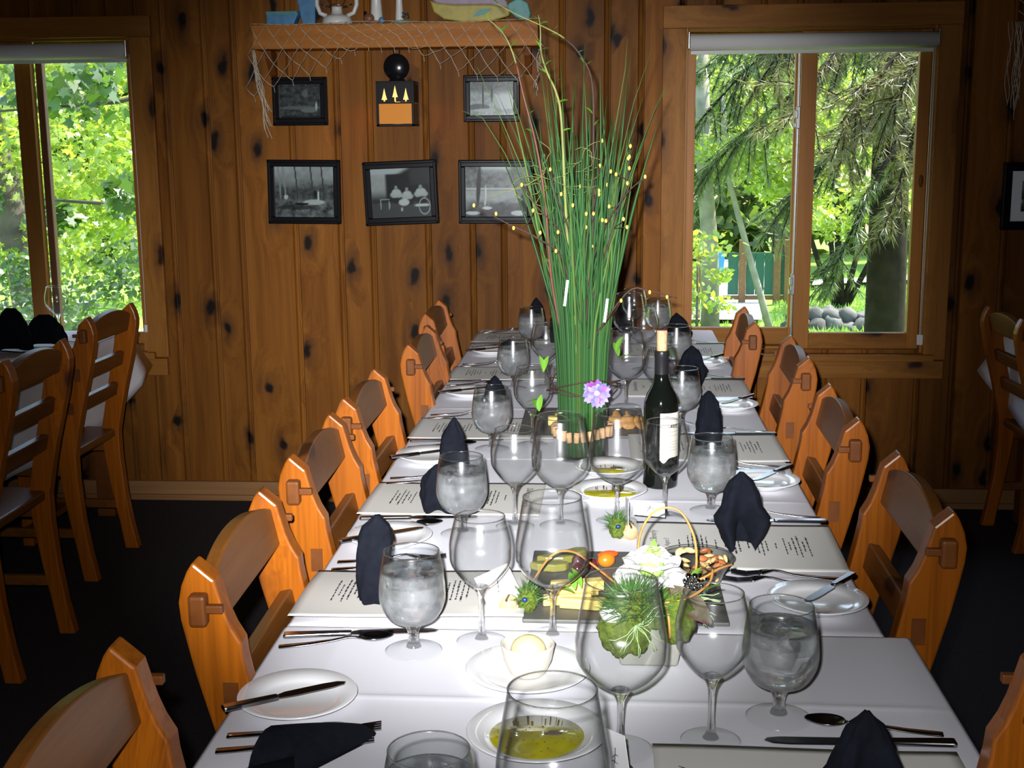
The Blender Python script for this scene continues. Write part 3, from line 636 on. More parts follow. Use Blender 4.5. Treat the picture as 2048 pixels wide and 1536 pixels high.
def frame_pic(cx, cz, w, h, bw, fn, label, roll=0, tint=(.86, 1.0, .98), gain=1.0, out=(.0,)):
    t = tag(empty('framed_photograph', (cx, WY-.003, cz)), label, 'picture'); t.rotation_euler = (0, roll, 0)
    for nm, x0, x1, z0, z1 in (('rail', -w/2, w/2, h/2-bw, h/2), ('rail', -w/2, w/2, -h/2, -h/2+bw), ('stile', -w/2, -w/2+bw, -h/2+bw, h/2-bw), ('stile', w/2-bw, w/2, -h/2+bw, h/2-bw)):
        f = MB().box(((x0+x1)/2, -.011, (z0+z1)/2), (x1-x0, .022, z1-z0))
        # raised outer bead
        if nm == 'rail': f.box(((x0+x1)/2, -.024, (z0+z1)/2+(.25*bw if z1 > 0 else -.25*bw)), (x1-x0, .006, bw*.4))
        else: f.box(((x0+x1)/2+(.25*bw if x1 > 0 else -.25*bw), -.024, 0), (bw*.4, .006, h))
        f.build('frame_'+nm, M['lacq'], t, bevel=.003)
    nx, nz = 80, 58; wi, hi = w-2*bw+.004, h-2*bw+.004
    V = []; Cc = []
    for j in range(nz+1):
        for i in range(nx+1):
            x, y = i/nx, j/nz; V.append(((x-.5)*wi, -.010, (y-.5)*hi)); v = min(1, 1.25*max(0, min(1, fn(x, y)))**1.5)*gain; Cc += [v*tint[0], v*tint[1], v*tint[2], 1]
    Fc = [(j*(nx+1)+i, j*(nx+1)+i+1, (j+1)*(nx+1)+i+1, (j+1)*(nx+1)+i) for j in range(nz) for i in range(nx)]
    o = np_mesh('print', V, Fc, M['print'], t); ca = o.data.color_attributes.new('Col', 'FLOAT_COLOR', 'POINT'); ca.data.foreach_set('color', Cc)
    MB().box((0, -.0125, 0), (wi, .0012, hi)).build('picture_glass', M['pglass'], t)
    return t
frame_pic(-1.221, 1.657, .222, .190, .028, pic_road, 'small black-framed photograph of a camp road, upper left under the net', 0, gain=.8)
frame_pic(-.450, 1.660, .224, .182, .026, pic_path, 'small black-framed pale photograph of a path, behind the grasses', 0, gain=1.0)
frame_pic(-1.218, 1.298, .298, .258, .028, pic_camp, 'large black-framed photograph of a camp among trees, lower left', .012, gain=.8)
frame_pic(-.822, 1.292, .300, .256, .030, pic_people, 'large black-framed photograph of seated people, hung askew in the middle', -.035, gain=.75)
frame_pic(-.436, 1.294, .304, .254, .028, pic_lake, 'large black-framed photograph of trees by a lake, lower right', .005, gain=.95)
frame_pic(1.69, 1.265, .285, .262, .034, lambda x, y: .85 if (x < .2 or x > .8 or y < .2 or y > .8) else pic_camp(x, y), 'black-framed white-matted picture at the right edge of the wall', 0, tint=(.9, .95, 1))
# ------------------------------------------------------------ the long table and its cloths
TX0, TX1 = -.505, .434
lt = tag(empty('dining_table', (-.035, 3.05, 0)), 'long dining table laid for eleven, hidden under white cloths', 'table')
MB().box((0, 0, .733), (.92, 4.06, .028)).build('tabletop', M['peg'], lt)
for x in (-.25, .25):
    for y in (-1.9, -.65, .65, 1.9): MB().box((x, y, .36), (.07, .07, .72)).build('leg', M['peg'], lt)
def zt(y): return .7545 if y < 1.885 else (.7530 if y < 2.97 else .7515)
def cloth(name, x0, x1, y0, y1, z, drop, inl, inr, label, mat, creases=(), xcr=(), wob=1.0, endcap=False):
    ys = list(np.arange(y0, y1, .05))+[y1]
    for c in creases: ys += [c-.012, c-.006, c, c+.006, c+.012]
    ys += [y1-.010, y1-.0045, y1-.0025]
    ys = sorted(y for y in set(round(float(v), 4) for v in ys) if y0 <= y <= y1)
    r = .010; sec = []
    for k in range(7): t = 1-k/6; sec.append(('L', t))
    xs = list(np.linspace(x0+r, x1-r, 20))
    for c in xcr: xs += [c-.008, c, c+.008]
    mid = [('T', float(x)) for x in sorted(xs)]
    m = MB(); vs = []; w = 14+len(mid)
    def P(s, y):
        k, t = s
        if k == 'T':
            h = z
            for c in creases: h += .0016*math.exp(-((y-c)/.006)**2)
            for c in xcr: h += .0010*math.exp(-((t-c)/.006)**2)
            h += .0006*noise.noise(Vector((t*9, y*7, 1)))
            if t < x0+r+.001 or t > x1-r-.001: h = z-.001
            if y > y1-.003: h = z-.0013
            return (t, y, h)
        sg = -1 if k == 'L' else 1; xe = x0 if sg < 0 else x1; inn = inl if sg < 0 else inr
        if t == 0: return (xe-sg*.003, y, z-.004)
        q = t
        off = -inn*q**1.5 + wob*(.014*math.sin(y*11+sg)+.010*math.sin(y*23+2*sg))*q**1.2 * (0 if inn > 0.03 else 1)
        return (xe+sg*off, y, z-.006-drop*q*(1+.03*math.sin(y*7)))
    for y in ys:
        for s in [('L', 1-k/6) for k in range(7)]+mid+[('R', k/6) for k in range(7)]: vs.append(P(s, y))
    fs = [(j*w+i, j*w+i+1, (j+1)*w+i+1, (j+1)*w+i) for j in range(len(ys)-1) for i in range(w-1)]
    m.add(vs, fs, True)
    o = m.build(name, mat, None)
    so = o.modifiers.new('thickness', 'SOLIDIFY'); so.thickness = .0012; so.offset = -1
    return tag(o, label, 'tablecloth')
cloth('tablecloth', TX0+.003, TX1-.004, 2.93, 5.08, .7512, .20, .10, .10, 'white tablecloth over the far end of the long table, by the wall', M['cloth'], creases=(3.55, 4.3), xcr=(-.03,))
cloth('tablecloth', TX0+.002, TX1, 1.86, 2.965, .7525, .20, .10, .10, 'white tablecloth over the middle of the long table', M['cloth'], creases=(2.14, 2.62), xcr=(-.03,))
cloth('tablecloth', TX0, .470, 1.0, 1.885, .7540, .20, .10, -.035, 'white tablecloth over the near end, its hem hanging at the right', M['cloth'], creases=(1.63, 1.28), xcr=(-.40, .28), wob=.6)

# ------------------------------------------------------------ chairs
PROF = [(0, .930), (.030, .904), (.037, .878), (.043, .856), (.052, .833), (.064, .812), (.066, .79), (.071, .764), (.085, .70), (.103, .62), (.122, .53), (.138, .45), (.132, .36), (.112, .22), (.09, .1), (.075, 0),
        (.025, 0), (.045, .1), (.062, .22), (.072, .36), (.072, .45), (.056, .53), (.035, .62), (.013, .70), (-.004, .764), (-.014, .81), (-.021, .845), (-.023, .870), (-.018, .895), (-.009, .916)]
def make_chair():
    t = tag(empty('dining_chair'), 'x', 'chair')
    HS = .187; TH_ = .038
    for sg in (-1, 1):
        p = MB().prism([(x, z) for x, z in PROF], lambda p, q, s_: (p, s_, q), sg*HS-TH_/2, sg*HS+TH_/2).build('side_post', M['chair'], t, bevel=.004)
        y0 = sg*(HS+TH_/2)
        MB().box((.010, y0+sg*.012, .866), (.025, .024, .046)).build('through_tenon', M['peg'], p, bevel=.005)
        MB().box((.022, y0+sg*.013, .868), (.046, .012, .012)).build('wedge_peg', M['peg'], p, bevel=.002)
        MB().box((.046, y0+sg*.0006, .731), (.022, .0024, .044)).build('tenon_end', M['peg'], p)
        MB().box((.078, y0+sg*.0006, .615), (.022, .0024, .040)).build('tenon_end', M['peg'], p)
    c12, s12 = math.cos(math.radians(12)), math.sin(math.radians(12))
    def rail(name, x0, z0, h, arch, th):
        ol = [(-.172, 0), (.172, 0)] + [(y, h+arch*(1-(y/.172)**2)) for y in np.linspace(.172, -.172, 15)]
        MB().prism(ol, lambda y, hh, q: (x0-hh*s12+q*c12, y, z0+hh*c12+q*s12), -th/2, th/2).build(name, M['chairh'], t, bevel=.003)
    rail('crest_rail', .022, .832, .064, .030, .024)
    rail('back_rail', .050, .706, .050, 0, .022); rail('back_rail', .080, .592, .048, 0, .022)
    so = [(.085, -.17), (.085, .17), (.13, .205), (.47, .225), (.50, .20), (.50, -.20), (.47, -.225), (.13, -.205)]
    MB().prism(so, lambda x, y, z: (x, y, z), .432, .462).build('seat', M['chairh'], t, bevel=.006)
    for sg in (-1, 1):
        MB().box((.455, sg*.185, .216), (.042, .036, .432)).build('front_leg', M['chair'], t, bevel=.004)
        MB().box((.275, sg*.186, .40), (.34, .022, .05)).build('side_rail', M['chairh'], t, bevel=.003)
        MB().box((.275, sg*.186, .17), (.345, .020, .032)).build('stretcher', M['chairh'], t, bevel=.003)
    MB().box((.28, 0, .17), (.03, .36, .022)).build('stretcher', M['chairh'], t, bevel=.003)
    MB().box((.455, 0, .40), (.022, .34, .05)).build('front_rail', M['chairh'], t, bevel=.003)
    return t
chair = Proto(make_chair())
LC = [(-.572, 1.20, 'nearest chair on the left of the long table, cut by the frame corner'), (-.575, 1.873, 'second chair along the left side, with a large peg on its near post'), (-.585, 2.475, 'third chair along the left side of the long table'),
      (-.590, 3.02, 'fourth chair along the left side, one tip showing in front of another'), (-.560, 3.79, 'fifth chair along the left side, peg facing the room'), (-.605, 4.45, 'farthest chair on the left side, close to the panelled wall')]
RC = [(.515, 1.255, 'nearest chair on the right, only its orange post at the frame edge'), (.545, 2.170, 'second chair along the right side, wedge peg turned to the camera'), (.530, 2.835, 'third chair along the right side, broad peg on its near post'),
      (.545, 3.595, 'fourth chair along the right side, in front of the window'), (.480, 4.255, 'farthest chair on the right, standing against the window light')]
for x, y, lb in LC: chair.put((x, y, 0), random.uniform(-.02, .02), lb, 'oak chairs along the left of the long table')
for x, y, lb in RC: chair.put((x, y, 0), PI+random.uniform(-.02, .02), lb, 'oak chairs along the right of the long table')
chair.put((-1.725, 4.345, 0), PI-.02, 'oak ladder-back chair at the left side table, the farther of the two', 'chairs at the side tables')
chair.put((-1.615, 3.50, 0), PI, 'oak ladder-back chair at the left side table, the nearer, at the frame edge', 'chairs at the side tables')
chair.put((1.46, 4.78, 0), .05, 'oak chair at the right side table, half out of the picture', 'chairs at the side tables', .93)

# ------------------------------------------------------------ glassware
def glass_parts(t, foot, stem, bowl, n=40, bm='thin'):
    MB().lathe(foot, n).build('foot', M['foot'], t)
    MB().lathe(stem, 20).build('stem', M['solid'], t)
    inner = [(max(.0003, r-.0011), z+.0012*(1 if i < 6 else 0)) for i, (r, z) in enumerate(bowl)][::-1]
    MB().lathe(bowl+inner, n).build('bowl', M[bm], t)
def rim(r, z, m=None): return MB().tube([(r*math.cos(a), r*math.sin(a), z) for a in [i*2*PI/36 for i in range(37)]], .0009, 5)
def interp(pts, n):
    # smooth Catmull-Rom through (r, z)
    out = []; P = [pts[0]]+pts+[pts[-1]]
    for i in range(1, len(P)-2):
        for k in range(n):
            t = k/n; a, b, c, d = P[i-1], P[i], P[i+1], P[i+2]
            out.append(tuple(.5*((2*b[j])+(-a[j]+c[j])*t+(2*a[j]-5*b[j]+4*c[j]-d[j])*t*t+(-a[j]+3*b[j]-3*c[j]+d[j])*t**3) for j in range(2)))
    return out+[pts[-1]]
def wineglass(name, h, zb, rb, zm, rr, rf, lab):
    t = tag(empty(name), lab, 'glass')
    foot = [(rf-.0005, 0), (rf, .0012), (rf-.004, .003), (rf*.5, .0052), (.010, .0075), (0, .0075)]
    stem = interp([(.0105, .005), (.0062, .013), (.0043, .03), (.0040, zb*.55), (.0048, zb*.82), (.0085, zb-.004), (.0125, zb+.0030)], 4)+[(.0115, zb+.0040), (.006, zb+.0050), (0, zb+.0053)]
    bowl = interp([(.0005, zb+.002), (.015, zb+.0055), (rb*.66, zb+.020), (rb*.95, zm-.018), (rb, zm), (rb*.985, zm+.02), (rr, h)], 7)
    glass_parts(t, foot, stem, bowl)
    rim(rr, h).build('rim', M['solid'], t)
    return t
gA = Proto(wineglass('white_wine_glass', .197, .084, .0465, .142, .0375, .038, 'x'))
gB = Proto(wineglass('red_wine_glass', .222, .076, .0560, .135, .0440, .041, 'x'))
def goblet():
    t = tag(empty('water_goblet'), 'x', 'glass'); zb = .040
    foot = [(.042, 0), (.0425, .0012), (.038, .003), (.022, .006), (.010, .010), (0, .010)]
    stem = interp([(.0115, .007), (.0082, .016), (.0080, .026), (.0110, .036), (.0180, .043)], 4)+[(.008, .0445), (0, .044)]
    bp = [(.0005, .0415), (.018, .0435), (.036, .053), (.0475, .074), (.0495, .095), (.046, .128), (.0410, .155)]
    bowl = interp(bp, 7)
    glass_parts(t, foot, stem, bowl, bm='dew'); rim(.0410, .155).build('rim', M['solid'], t)
    zl = .128
    wp = [(max(0, r-.0012), z+.001) for r, z in bowl if z < zl]
    w = wp+[(.0452, zl), (.0445, zl-.0006), (0, zl-.0006)]
    MB().lathe([(0, w[0][1])]+w[1:], 40).build('water', M['water'], t)
    for k in range(5):
        a = k*2.4+.3; rr_ = .020 if k else .004
        R = Matrix.Rotation(k*1.1, 3, 'Z') @ Matrix.Rotation(.5+.4*k, 3, 'X')
        MB().box((0, 0, 0), (.024, .021, .018), R).build('ice_cube', M['ice'], t, (rr_*math.cos(a), rr_*math.sin(a), .116+.004*(k % 3)-.012*(k > 2)), bevel=.004, seg=2)
    return t
gW = Proto(goblet())
LN = ['nearest left place', 'second left place', 'third left place', 'fourth left place', 'fifth left place', 'farthest left place']
RN = ['nearest right place', 'second right place', 'third right place', 'fourth right place', 'farthest right place']
GL = {0: [('W', -.172, 1.172), ('B', -.049, 1.172)], 1: [('W', -.282, 1.791), ('A', -.184, 1.831), ('B', -.077, 1.854)], 2: [('W', -.272, 2.369), ('A', -.174, 2.422), ('B', -.085, 2.430)],
      3: [('W', -.275, 3.065), ('A', -.178, 3.113)], 4: [('W', -.277, 3.840), ('A', -.178, 3.868)], 5: [('W', -.262, 4.56), ('A', -.150, 4.58)]}
GR = {0: [('B', .022, 1.49), ('A', .136, 1.52), ('W', .230, 1.592)], 1: [('W', .218, 2.545), ('A', .122, 2.500), ('B', .026, 2.465)], 2: [('W', .205, 3.345), ('A', .150, 3.455), ('B', .062, 3.585)],
      3: [('W', .232, 4.12), ('A', .128, 4.18), ('B', .085, 4.42)], 4: [('W', .20, 4.83), ('A', .11, 4.78)]}
KN = {'W': (gW, 'stemmed goblet of iced water at the %s', 'water goblets'), 'A': (gA, 'slim empty white-wine glass at the %s', 'white wine glasses'), 'B': (gB, 'large empty red-wine glass at the %s', 'red wine glasses')}
for GG, NN in ((GL, LN), (GR, RN)):
    for k, lst in GG.items():
        for (ty, x, y) in lst:
            p, lb, g = KN[ty]; p.put((x, y, zt(y)+.0012), random.random()*6, lb % NN[k], g)

# ------------------------------------------------------------ china, cutlery
def plate(name='bread_plate', r=.081):
    t = MB().lathe([(0, .003), (r*.55, .003), (r*.58, 0), (r*.62, 0), (r*.66, .004), (r*.98, .0145), (r, .016), (r*.985, .0172), (r*.70, .0085), (r*.62, .0058), (0, .0055)], 56).build(name, M['china'])
    return tag(t, 'x', 'plate')
pl = Proto(plate())
LP = [(-.412, 1.600), (-.405, 2.317), (-.415, 2.953), (-.402, 3.742), (-.400, 4.50)]
RP = [None, (.348, 2.012), (.347, 2.750), (.352, 3.570), (.330, 4.273)]
def knife(L, hw, bw, name, label):
    t = tag(empty(name), label, 'knife'); hl = L*.44
    MB().prism([(0, -hw*.9), (0, hw*.9), (.004, hw), (hl-.006, hw*.72), (hl, hw*.6), (hl, -hw*.6), (hl-.006, -hw*.72), (.004, -hw)], lambda p, q, s_: (p, q, s_), 0, .0065).build('handle', M['steel'], t, bevel=.0018)
    ol = [(hl, -bw*.55), (hl, bw*.55), (hl+.012, bw), (L-.03, bw), (L-.010, bw*.75), (L, bw*.1), (L-.004, -bw*.5), (L-.02, -bw*.8), (hl+.02, -bw*.8)]
    MB().prism(ol, lambda p, q, s_: (p, q, s_), .0022, .0042).build('blade', M['steel'], t, bevel=.0006, seg=1)
    return t
kn = Proto(knife(.238, .0088, .0105, 'table_knife', 'x')); bk = Proto(knife(.172, .0075, .0095, 'butter_knife', 'x'))
def handle_path(L): return [(0, 0, .0035), (.03, 0, .0035), (L*.35, 0, .004), (L*.52, 0, .008), (L*.62, 0, .0105), (L*.70, 0, .007)]
def flatstrip(pts, th): # pts: (x, z, halfwidth)
    m = MB(); vs = []; n = len(pts)
    for x, z, h in pts: vs += [(x, -h, z), (x, h, z), (x, h, z+th), (x, -h, z+th)]
    fs = []
    for i in range(n-1):
        for k in range(4): fs.append((4*i+k, 4*i+(k+1) % 4, 4*i+4+(k+1) % 4, 4*i+4+k))
    fs += [(3, 2, 1, 0), (4*n-4, 4*n-3, 4*n-2, 4*n-1)]
    return m.add(vs, fs, True)
def spoon():
    t = tag(empty('dessert_spoon'), 'x', 'spoon'); L = .195
    flatstrip([(0, .001, .0062), (.003, .001, .0075), (.05, .002, .0066), (.09, .005, .0048), (.115, .0085, .0034), (.130, .0085, .0032), (.140, .006, .0050)], .0024).build('handle', M['steel'], t, bevel=.0007, seg=1)
    def bf(u, v):
        a = u*2*PI; rx, ry = .031, .0195; k = v
        x = .166+rx*k*math.cos(a)*(1 if math.cos(a) > 0 else .95); y = ry*k*math.sin(a)*(1-.12*math.cos(a)); return (x, y, .0008+.0085*k**2.2)
    m = MB().grid(bf, 28, 8, wrap=True); o = m.build('spoon_bowl', M['steel'], t); s_ = o.modifiers.new('thickness', 'SOLIDIFY'); s_.thickness = .0014
    return t
def fork(L=.198, k=1.0):
    t = tag(empty('table_fork'), 'x', 'fork')
    flatstrip([(0, .001, .0062), (.003, .001, .0075), (.05, .002, .0064), (.09, .005, .0046), (.113, .0105, .0034), (.125, .0115, .0034), (.136, .009, .0085), (.143, .007, .0120), (.150, .0055, .0122)], .0022).build('handle', M['steel'], t, bevel=.0006, seg=1)
    m = MB()
    for j in range(4):
        y = -.0098+j*.00653
        for a, b in (((.150, .0055), (.172, .003)), ((.172, .003), (.197, .0062))):
            m.add([(a[0], y-.0021, a[1]), (a[0], y+.0021, a[1]), (b[0], y+.0017, b[1]), (b[0], y-.0017, b[1]), (a[0], y-.0021, a[1]+.002), (a[0], y+.0021, a[1]+.002), (b[0], y+.0017, b[1]+.0018), (b[0], y-.0017, b[1]+.0018)],
                  [(0, 3, 2, 1), (4, 5, 6, 7), (0, 1, 5, 4), (1, 2, 6, 5), (2, 3, 7, 6), (3, 0, 4, 7)])
    m.build('tines', M['steel'], t)
    return t
spn = Proto(spoon()); spn.r.scale = (.88,)*3; frk = Proto(fork())
def lay(p, h, tip, lb, g, dz=0, tilt=None):
    y = (h[1]+tip[1])/2; a = math.atan2(tip[1]-h[1], tip[0]-h[0]); return p.put((h[0], h[1], zt(min(h[1], tip[1]))+.0008+dz), a, lb, g)
LM = [1.205, 1.895, 2.477, 3.156, 3.964, 4.72]      # near edge of the menu at each left place
for k in range(6):
    y = LM[k]; N_ = LN[k]
    if k > 0:
        lay(spn, (-.487, y-.105+.02*(k > 1)), (-.30, y-.056+.012*(k > 1)), 'steel dessert spoon at the '+N_, 'dessert spoons'); lay(kn, (-.490, y-.062+.042*(k > 1)), (-.255, y-.030+.03*(k > 1)), 'steel table knife beside the spoon at the '+N_, 'table knives')
    lay(frk, (-.482, y+.250), (-.29, y+.288), 'steel fork nearer the menu at the '+N_, 'table forks'); lay(frk, (-.480, y+.292), (-.29, y+.322), 'steel fork nearer the bread plate at the '+N_, 'table forks')
for k, (x, y) in enumerate(LP):
    pl.put((x, y, zt(y-.08)+.0005), 0, 'white bread plate at the '+LN[k], 'bread plates')
    o = lay(bk, (x-.085, y-.062), (x+.07, y+.035), 'butter knife lying across the bread plate at the '+LN[k], 'butter knives', .0168)
RM = [1.235, 2.186, 2.956, 3.722, 4.42]
for k in range(5):
    y = RM[k]; N_ = RN[k]
    lay(kn, (.441, y+.290), (.204, y+.286), 'steel table knife at the '+N_, 'table knives'); lay(spn, (.432, y+.315), (.245, y+.345), 'steel dessert spoon at the '+N_, 'dessert spoons')
    if k > 0:
        lay(frk, (.418, y-.050), (.225, y-.030), 'steel fork nearer the menu at the '+N_, 'table forks'); lay(frk, (.400, y-.085), (.212, y-.066), 'steel fork nearer the bread plate at the '+N_, 'table forks')
for k, q in enumerate(RP):
    if q is None: continue
    x, y = q; pl.put((x, y, zt(y-.08)+.0005), 0, 'white bread plate at the '+RN[k], 'bread plates')
    lay(bk, (x+.075, y+.105), (x-.025, y-.035), 'butter knife lying across the bread plate at the '+RN[k], 'butter knives', .0168)
# ------------------------------------------------------------ menus
def text_mesh(body, size, name, parent, mat, M4, extr=0.0, font=None, shear=0):
    cu = bpy.data.curves.new(name, 'FONT'); cu.body = body; cu.size = size; cu.align_x = 'CENTER'; cu.align_y = 'CENTER'; cu.extrude = extr; cu.resolution_u = 2; cu.shear = shear
    ob = bpy.data.objects.new('tmp', cu); COL.objects.link(ob)
    bpy.context.view_layer.update(); dg = bpy.context.evaluated_depsgraph_get(); me = bpy.data.meshes.new_from_object(ob.evaluated_get(dg))
    bpy.data.objects.remove(ob); me.transform(M4); me.materials.clear(); me.materials.append(mat)
    o = bpy.data.objects.new(name, me); COL.objects.link(o); o.parent = parent; return o
ML, MW = .372, .262          # menu length and width; origin at its inner-heading end, s runs outwards, t across
def menu_h(s, t, curl): return .0012 + curl*(.010*(t/MW)**3 + .006*math.sin(PI*t/MW)) + .0012*math.sin(s*14+1)
def make_menu(curl, seed):
    rnd = random.Random(seed); t_ = tag(empty('printed_menu'), 'x', 'menu')
    def top(u, v): return (u*ML, (v-.5)*MW, menu_h(u*ML, v*MW, curl))
    o = MB().grid(top, 24, 18).build('sheet', M['paper'], t_); so = o.modifiers.new('thickness', 'SOLIDIFY'); so.thickness = .0005; so.offset = -1
    d = MB()
    def line(s, L, h=.0042):
        y = -L/2
        while y < L/2:
            w = rnd.uniform(.006, .020)
            yy = min(y+w, L/2)
            z0 = menu_h(s, y+MW/2, curl)+.0006; z1 = menu_h(s, yy+MW/2, curl)+.0006
            hh = h*rnd.uniform(.45, .8)
            d.add([(s, y, z0), (s+hh, y, z0), (s+hh, yy, z1), (s, yy, z1)], [(0, 1, 2, 3)]); y = yy+.0035
    s = .078
    for grp in ([.04], [.09, .12, .105, .11, .08], [.05], [.03], [.10, .075], [.035], [.085, .11, .06], [.03], [.09, .045, .1, .12, .06, .11]):
        for L in grp: line(s, L); s += .0085
        s += .0085
    d.build('printed_lines', M['ink'], t_)
    def M4(s): return Matrix.Translation((s, 0, menu_h(s, MW/2, curl)+.0012)) @ Matrix.Rotation(-PI/2, 4, 'Z')
    tm = text_mesh('Daniel and Beverly', .019, 'heading', t_, M['ink'], Matrix.Translation((.032, 0, menu_h(.03, MW/2, curl)+.0016)) @ Matrix.Rotation(PI/2, 4, 'Z'), shear=.15)
    tm = text_mesh('August 3', .013, 'date_line', t_, M['ink'], Matrix.Translation((.056, 0, menu_h(.05, MW/2, curl)+.0016)) @ Matrix.Rotation(PI/2, 4, 'Z'), shear=.25)
    return t_
mn = Proto(make_menu(.45, 3)); mnc = Proto(make_menu(1.6, 5))
# left places: the sheet's inner end at x about -.125, running to -x
for k in range(1, 6):
    (mnc if k == 1 else mn).put((-.128, LM[k]+MW/2, zt(LM[k])+.0006), PI+[0, .03, -.01, 0, .01, 0][k], 'printed grey-cream menu lying at the '+LN[k], 'printed menus')
for k in range(5): mn.put((.062, RM[k]+MW/2, zt(RM[k])+.0006), [0, -.02, .01, 0, 0][k], 'printed grey-cream menu lying at the '+RN[k], 'printed menus')
# ------------------------------------------------------------ napkins
def napkin(name, h, wid, dep, notch, seed, lean=(0, 0), flare=0.0):
    rnd = random.Random(seed); n, lv = 40, 18; vs = []
    zs = [i/lv for i in range(lv+1)]
    def W_(t, tab):
        for (a, b), (c, d) in zip(tab, tab[1:]):
            if a <= t <= c: k = (t-a)/(c-a); k = k*k*(3-2*k)*.5+k*.5; return b+(d-b)*k
        return tab[-1][1]
    for t in zs:
        hw, hd = W_(t, wid), W_(t, dep)
        for k in range(n):
            a = 2*PI*k/n; ca, sa = math.cos(a), math.sin(a)
            x = hw*math.copysign(abs(ca)**.85, ca); y = hd*math.copysign(abs(sa)**.85, sa)
            front = math.exp(-(((a-1.5*PI+PI) % (2*PI)-PI)/.42)**2)
            y += front*notch*hd*(1-t)**.8*1.0
            z = h*t + front*notch*.030*max(0, 1-t*2.2) 
            f = .0035*noise.noise(Vector((math.cos(a)*1.7+seed, math.sin(a)*1.7, t*2.6)))*(1-t*.6)+.0018*noise.noise(Vector((math.cos(a)*4+seed, math.sin(a)*4, t*6)))
            x += f*ca*2; y += f*sa*2
            if t < .25: z += .004*math.sin(a*3+seed)*(1-t*4)*flare
            vs.append((x+lean[0]*t*t, y+lean[1]*t*t, max(.0005, z)))
    fs = [(j*n+k, j*n+(k+1) % n, (j+1)*n+(k+1) % n, (j+1)*n+k) for j in range(lv) for k in range(n)]+[tuple(lv*n+k for k in range(n))]
    o = MB().add(vs, fs, True).build(name, M['navy']); return o
TENT_W = [(0, .030), (.15, .038), (.36, .050), (.46, .051), (.54, .039), (.72, .032), (.86, .023), (.95, .009), (1, .002)]
TENT_D = [(0, .040), (.3, .036), (.6, .026), (.85, .016), (1, .004)]
PIL_W = [(0, .016), (.08, .026), (.25, .030), (.5, .0290), (.75, .0285), (.88, .023), (.96, .010), (1, .004)]
PIL_D = [(0, .020), (.2, .030), (.6, .022), (.9, .014), (1, .006)]
SPR_W = [(0, .032), (.2, .034), (.4, .031), (.6, .028), (.8, .022), (.92, .012), (1, .002)]
NAP = [  # place, name, height, x, y, rot, kind
    (RN[0], 'T', .135, .283, 1.305, .2), (RN[1], 'T', .142, .253, 2.292, .12), (RN[2], 'S', .135, .258, 3.10, .3), (RN[3], 'T', .128, .262, 3.84, .1), (RN[4], 'T', .125, .268, 4.60, .2),
    (LN[1], 'P', .150, -.372, 1.965, 0), (LN[2], 'S', .172, -.318, 2.60, 0), (LN[3], 'S', .135, -.290, 3.29, .2), (LN[4], 'P', .105, -.315, 4.10, 0), (LN[5], 'S', .155, -.255, 4.80, .1)]
for i, (pn, kd, h, x, y, r) in enumerate(NAP):
    Wt, Dt, nc = {'T': (TENT_W, TENT_D, 1.5), 'P': (PIL_W, PIL_D, .15), 'S': (SPR_W, PIL_D, .35)}[kd]
    o = napkin('folded_napkin', h, Wt, Dt, nc, i*3.1, (random.uniform(-.008, .008), .01)); o.location = (x, y, zt(y)+.006); o.rotation_euler = (0, 0, r)
    tag(o, {'T': 'navy napkin folded into a two-legged tent at the %s', 'P': 'navy napkin folded into an upright rounded pillar at the %s', 'S': 'navy napkin folded into a tall pointed spear at the %s'}[kd] % pn, 'napkin', 'folded navy napkins')
o = napkin('folded_napkin', .11, [(0, .040), (.3, .040), (.6, .030), (1, .016)], [(0, .034), (.6, .028), (1, .010)], .2, 41.0, (0, .0)); o.location = (-.352, 4.07, zt(4)+.004); bpy.data.objects.remove(o)
for (x, y, h, lb, sd) in ((-.335, 2.50, .10, 'low rounded navy napkin fold leaning beside the tall spear, third left place', 21), (-.168, 4.72, .125, 'second navy napkin behind a wine glass near the left far corner', 23), (.085, 4.97, .16, 'dark napkin standing at the far end of the table against the wall', 27)):
    o = napkin('folded_napkin', h, [(0, .030), (.3, .038), (.7, .034), (.9, .02), (1, .006)], PIL_D, .3, sd); o.location = (x, y, zt(y)+.005); tag(o, lb, 'napkin', 'folded navy napkins')
# the napkin wrapped round two forks at the nearest left place
m = MB()
m.grid(lambda u, v: (-.055+.125*v+(.02*math.sin(u*2*PI)), (.010+.050*(1-v)**1.0)*math.cos(u*2*PI)*.9 + .012*(1-v), .006+.046*(1-v)**.6*max(0, math.sin(u*2*PI))+.006*abs(math.sin(u*2*PI))), 24, 10, wrap=True)
o = m.build('folded_napkin', M['navy'], None, (-.345, 1.412, zt(1)+.0115), (-.25, 0, .80)); tag(o, 'navy napkin folded to a point over two forks at the nearest left place', 'napkin', 'folded navy napkins')
# ------------------------------------------------------------ wine bottle
wbz = tag(empty('wine_bottle', (.123, 2.735, zt(2.7)+.0008)), 'dark opened wine bottle with its cork stuck back in the neck', 'bottle')
MB().lathe([(0, .004), (.030, .0), (.0365, .003), (.0375, .008), (.0375, .175), (.0365, .190), (.031, .207), (.022, .222), (.0165, .238), (.0148, .255), (.0146, .285), (.0150, .300), (0, .300)], 40).build('body', M['bottle'], wbz)
MB().lathe([(.0153, .248), (.0152, .284), (.0162, .288), (.0162, .298), (.0156, .3015), (.0125, .3015), (.012, .298)], 28).build('capsule', M['foil'], wbz)
MB().lathe([(0, .28), (.0108, .28), (.0112, .345), (0, .345)], 18).build('cork', M['cork'], wbz); MB().lathe([(0, .3452), (.0108, .3452), (.0108, .3462), (0, .3462)], 18).build('stained_cork_end', M['redwax'], wbz)
lab = MB(); a0, a1 = math.radians(-95), math.radians(12)
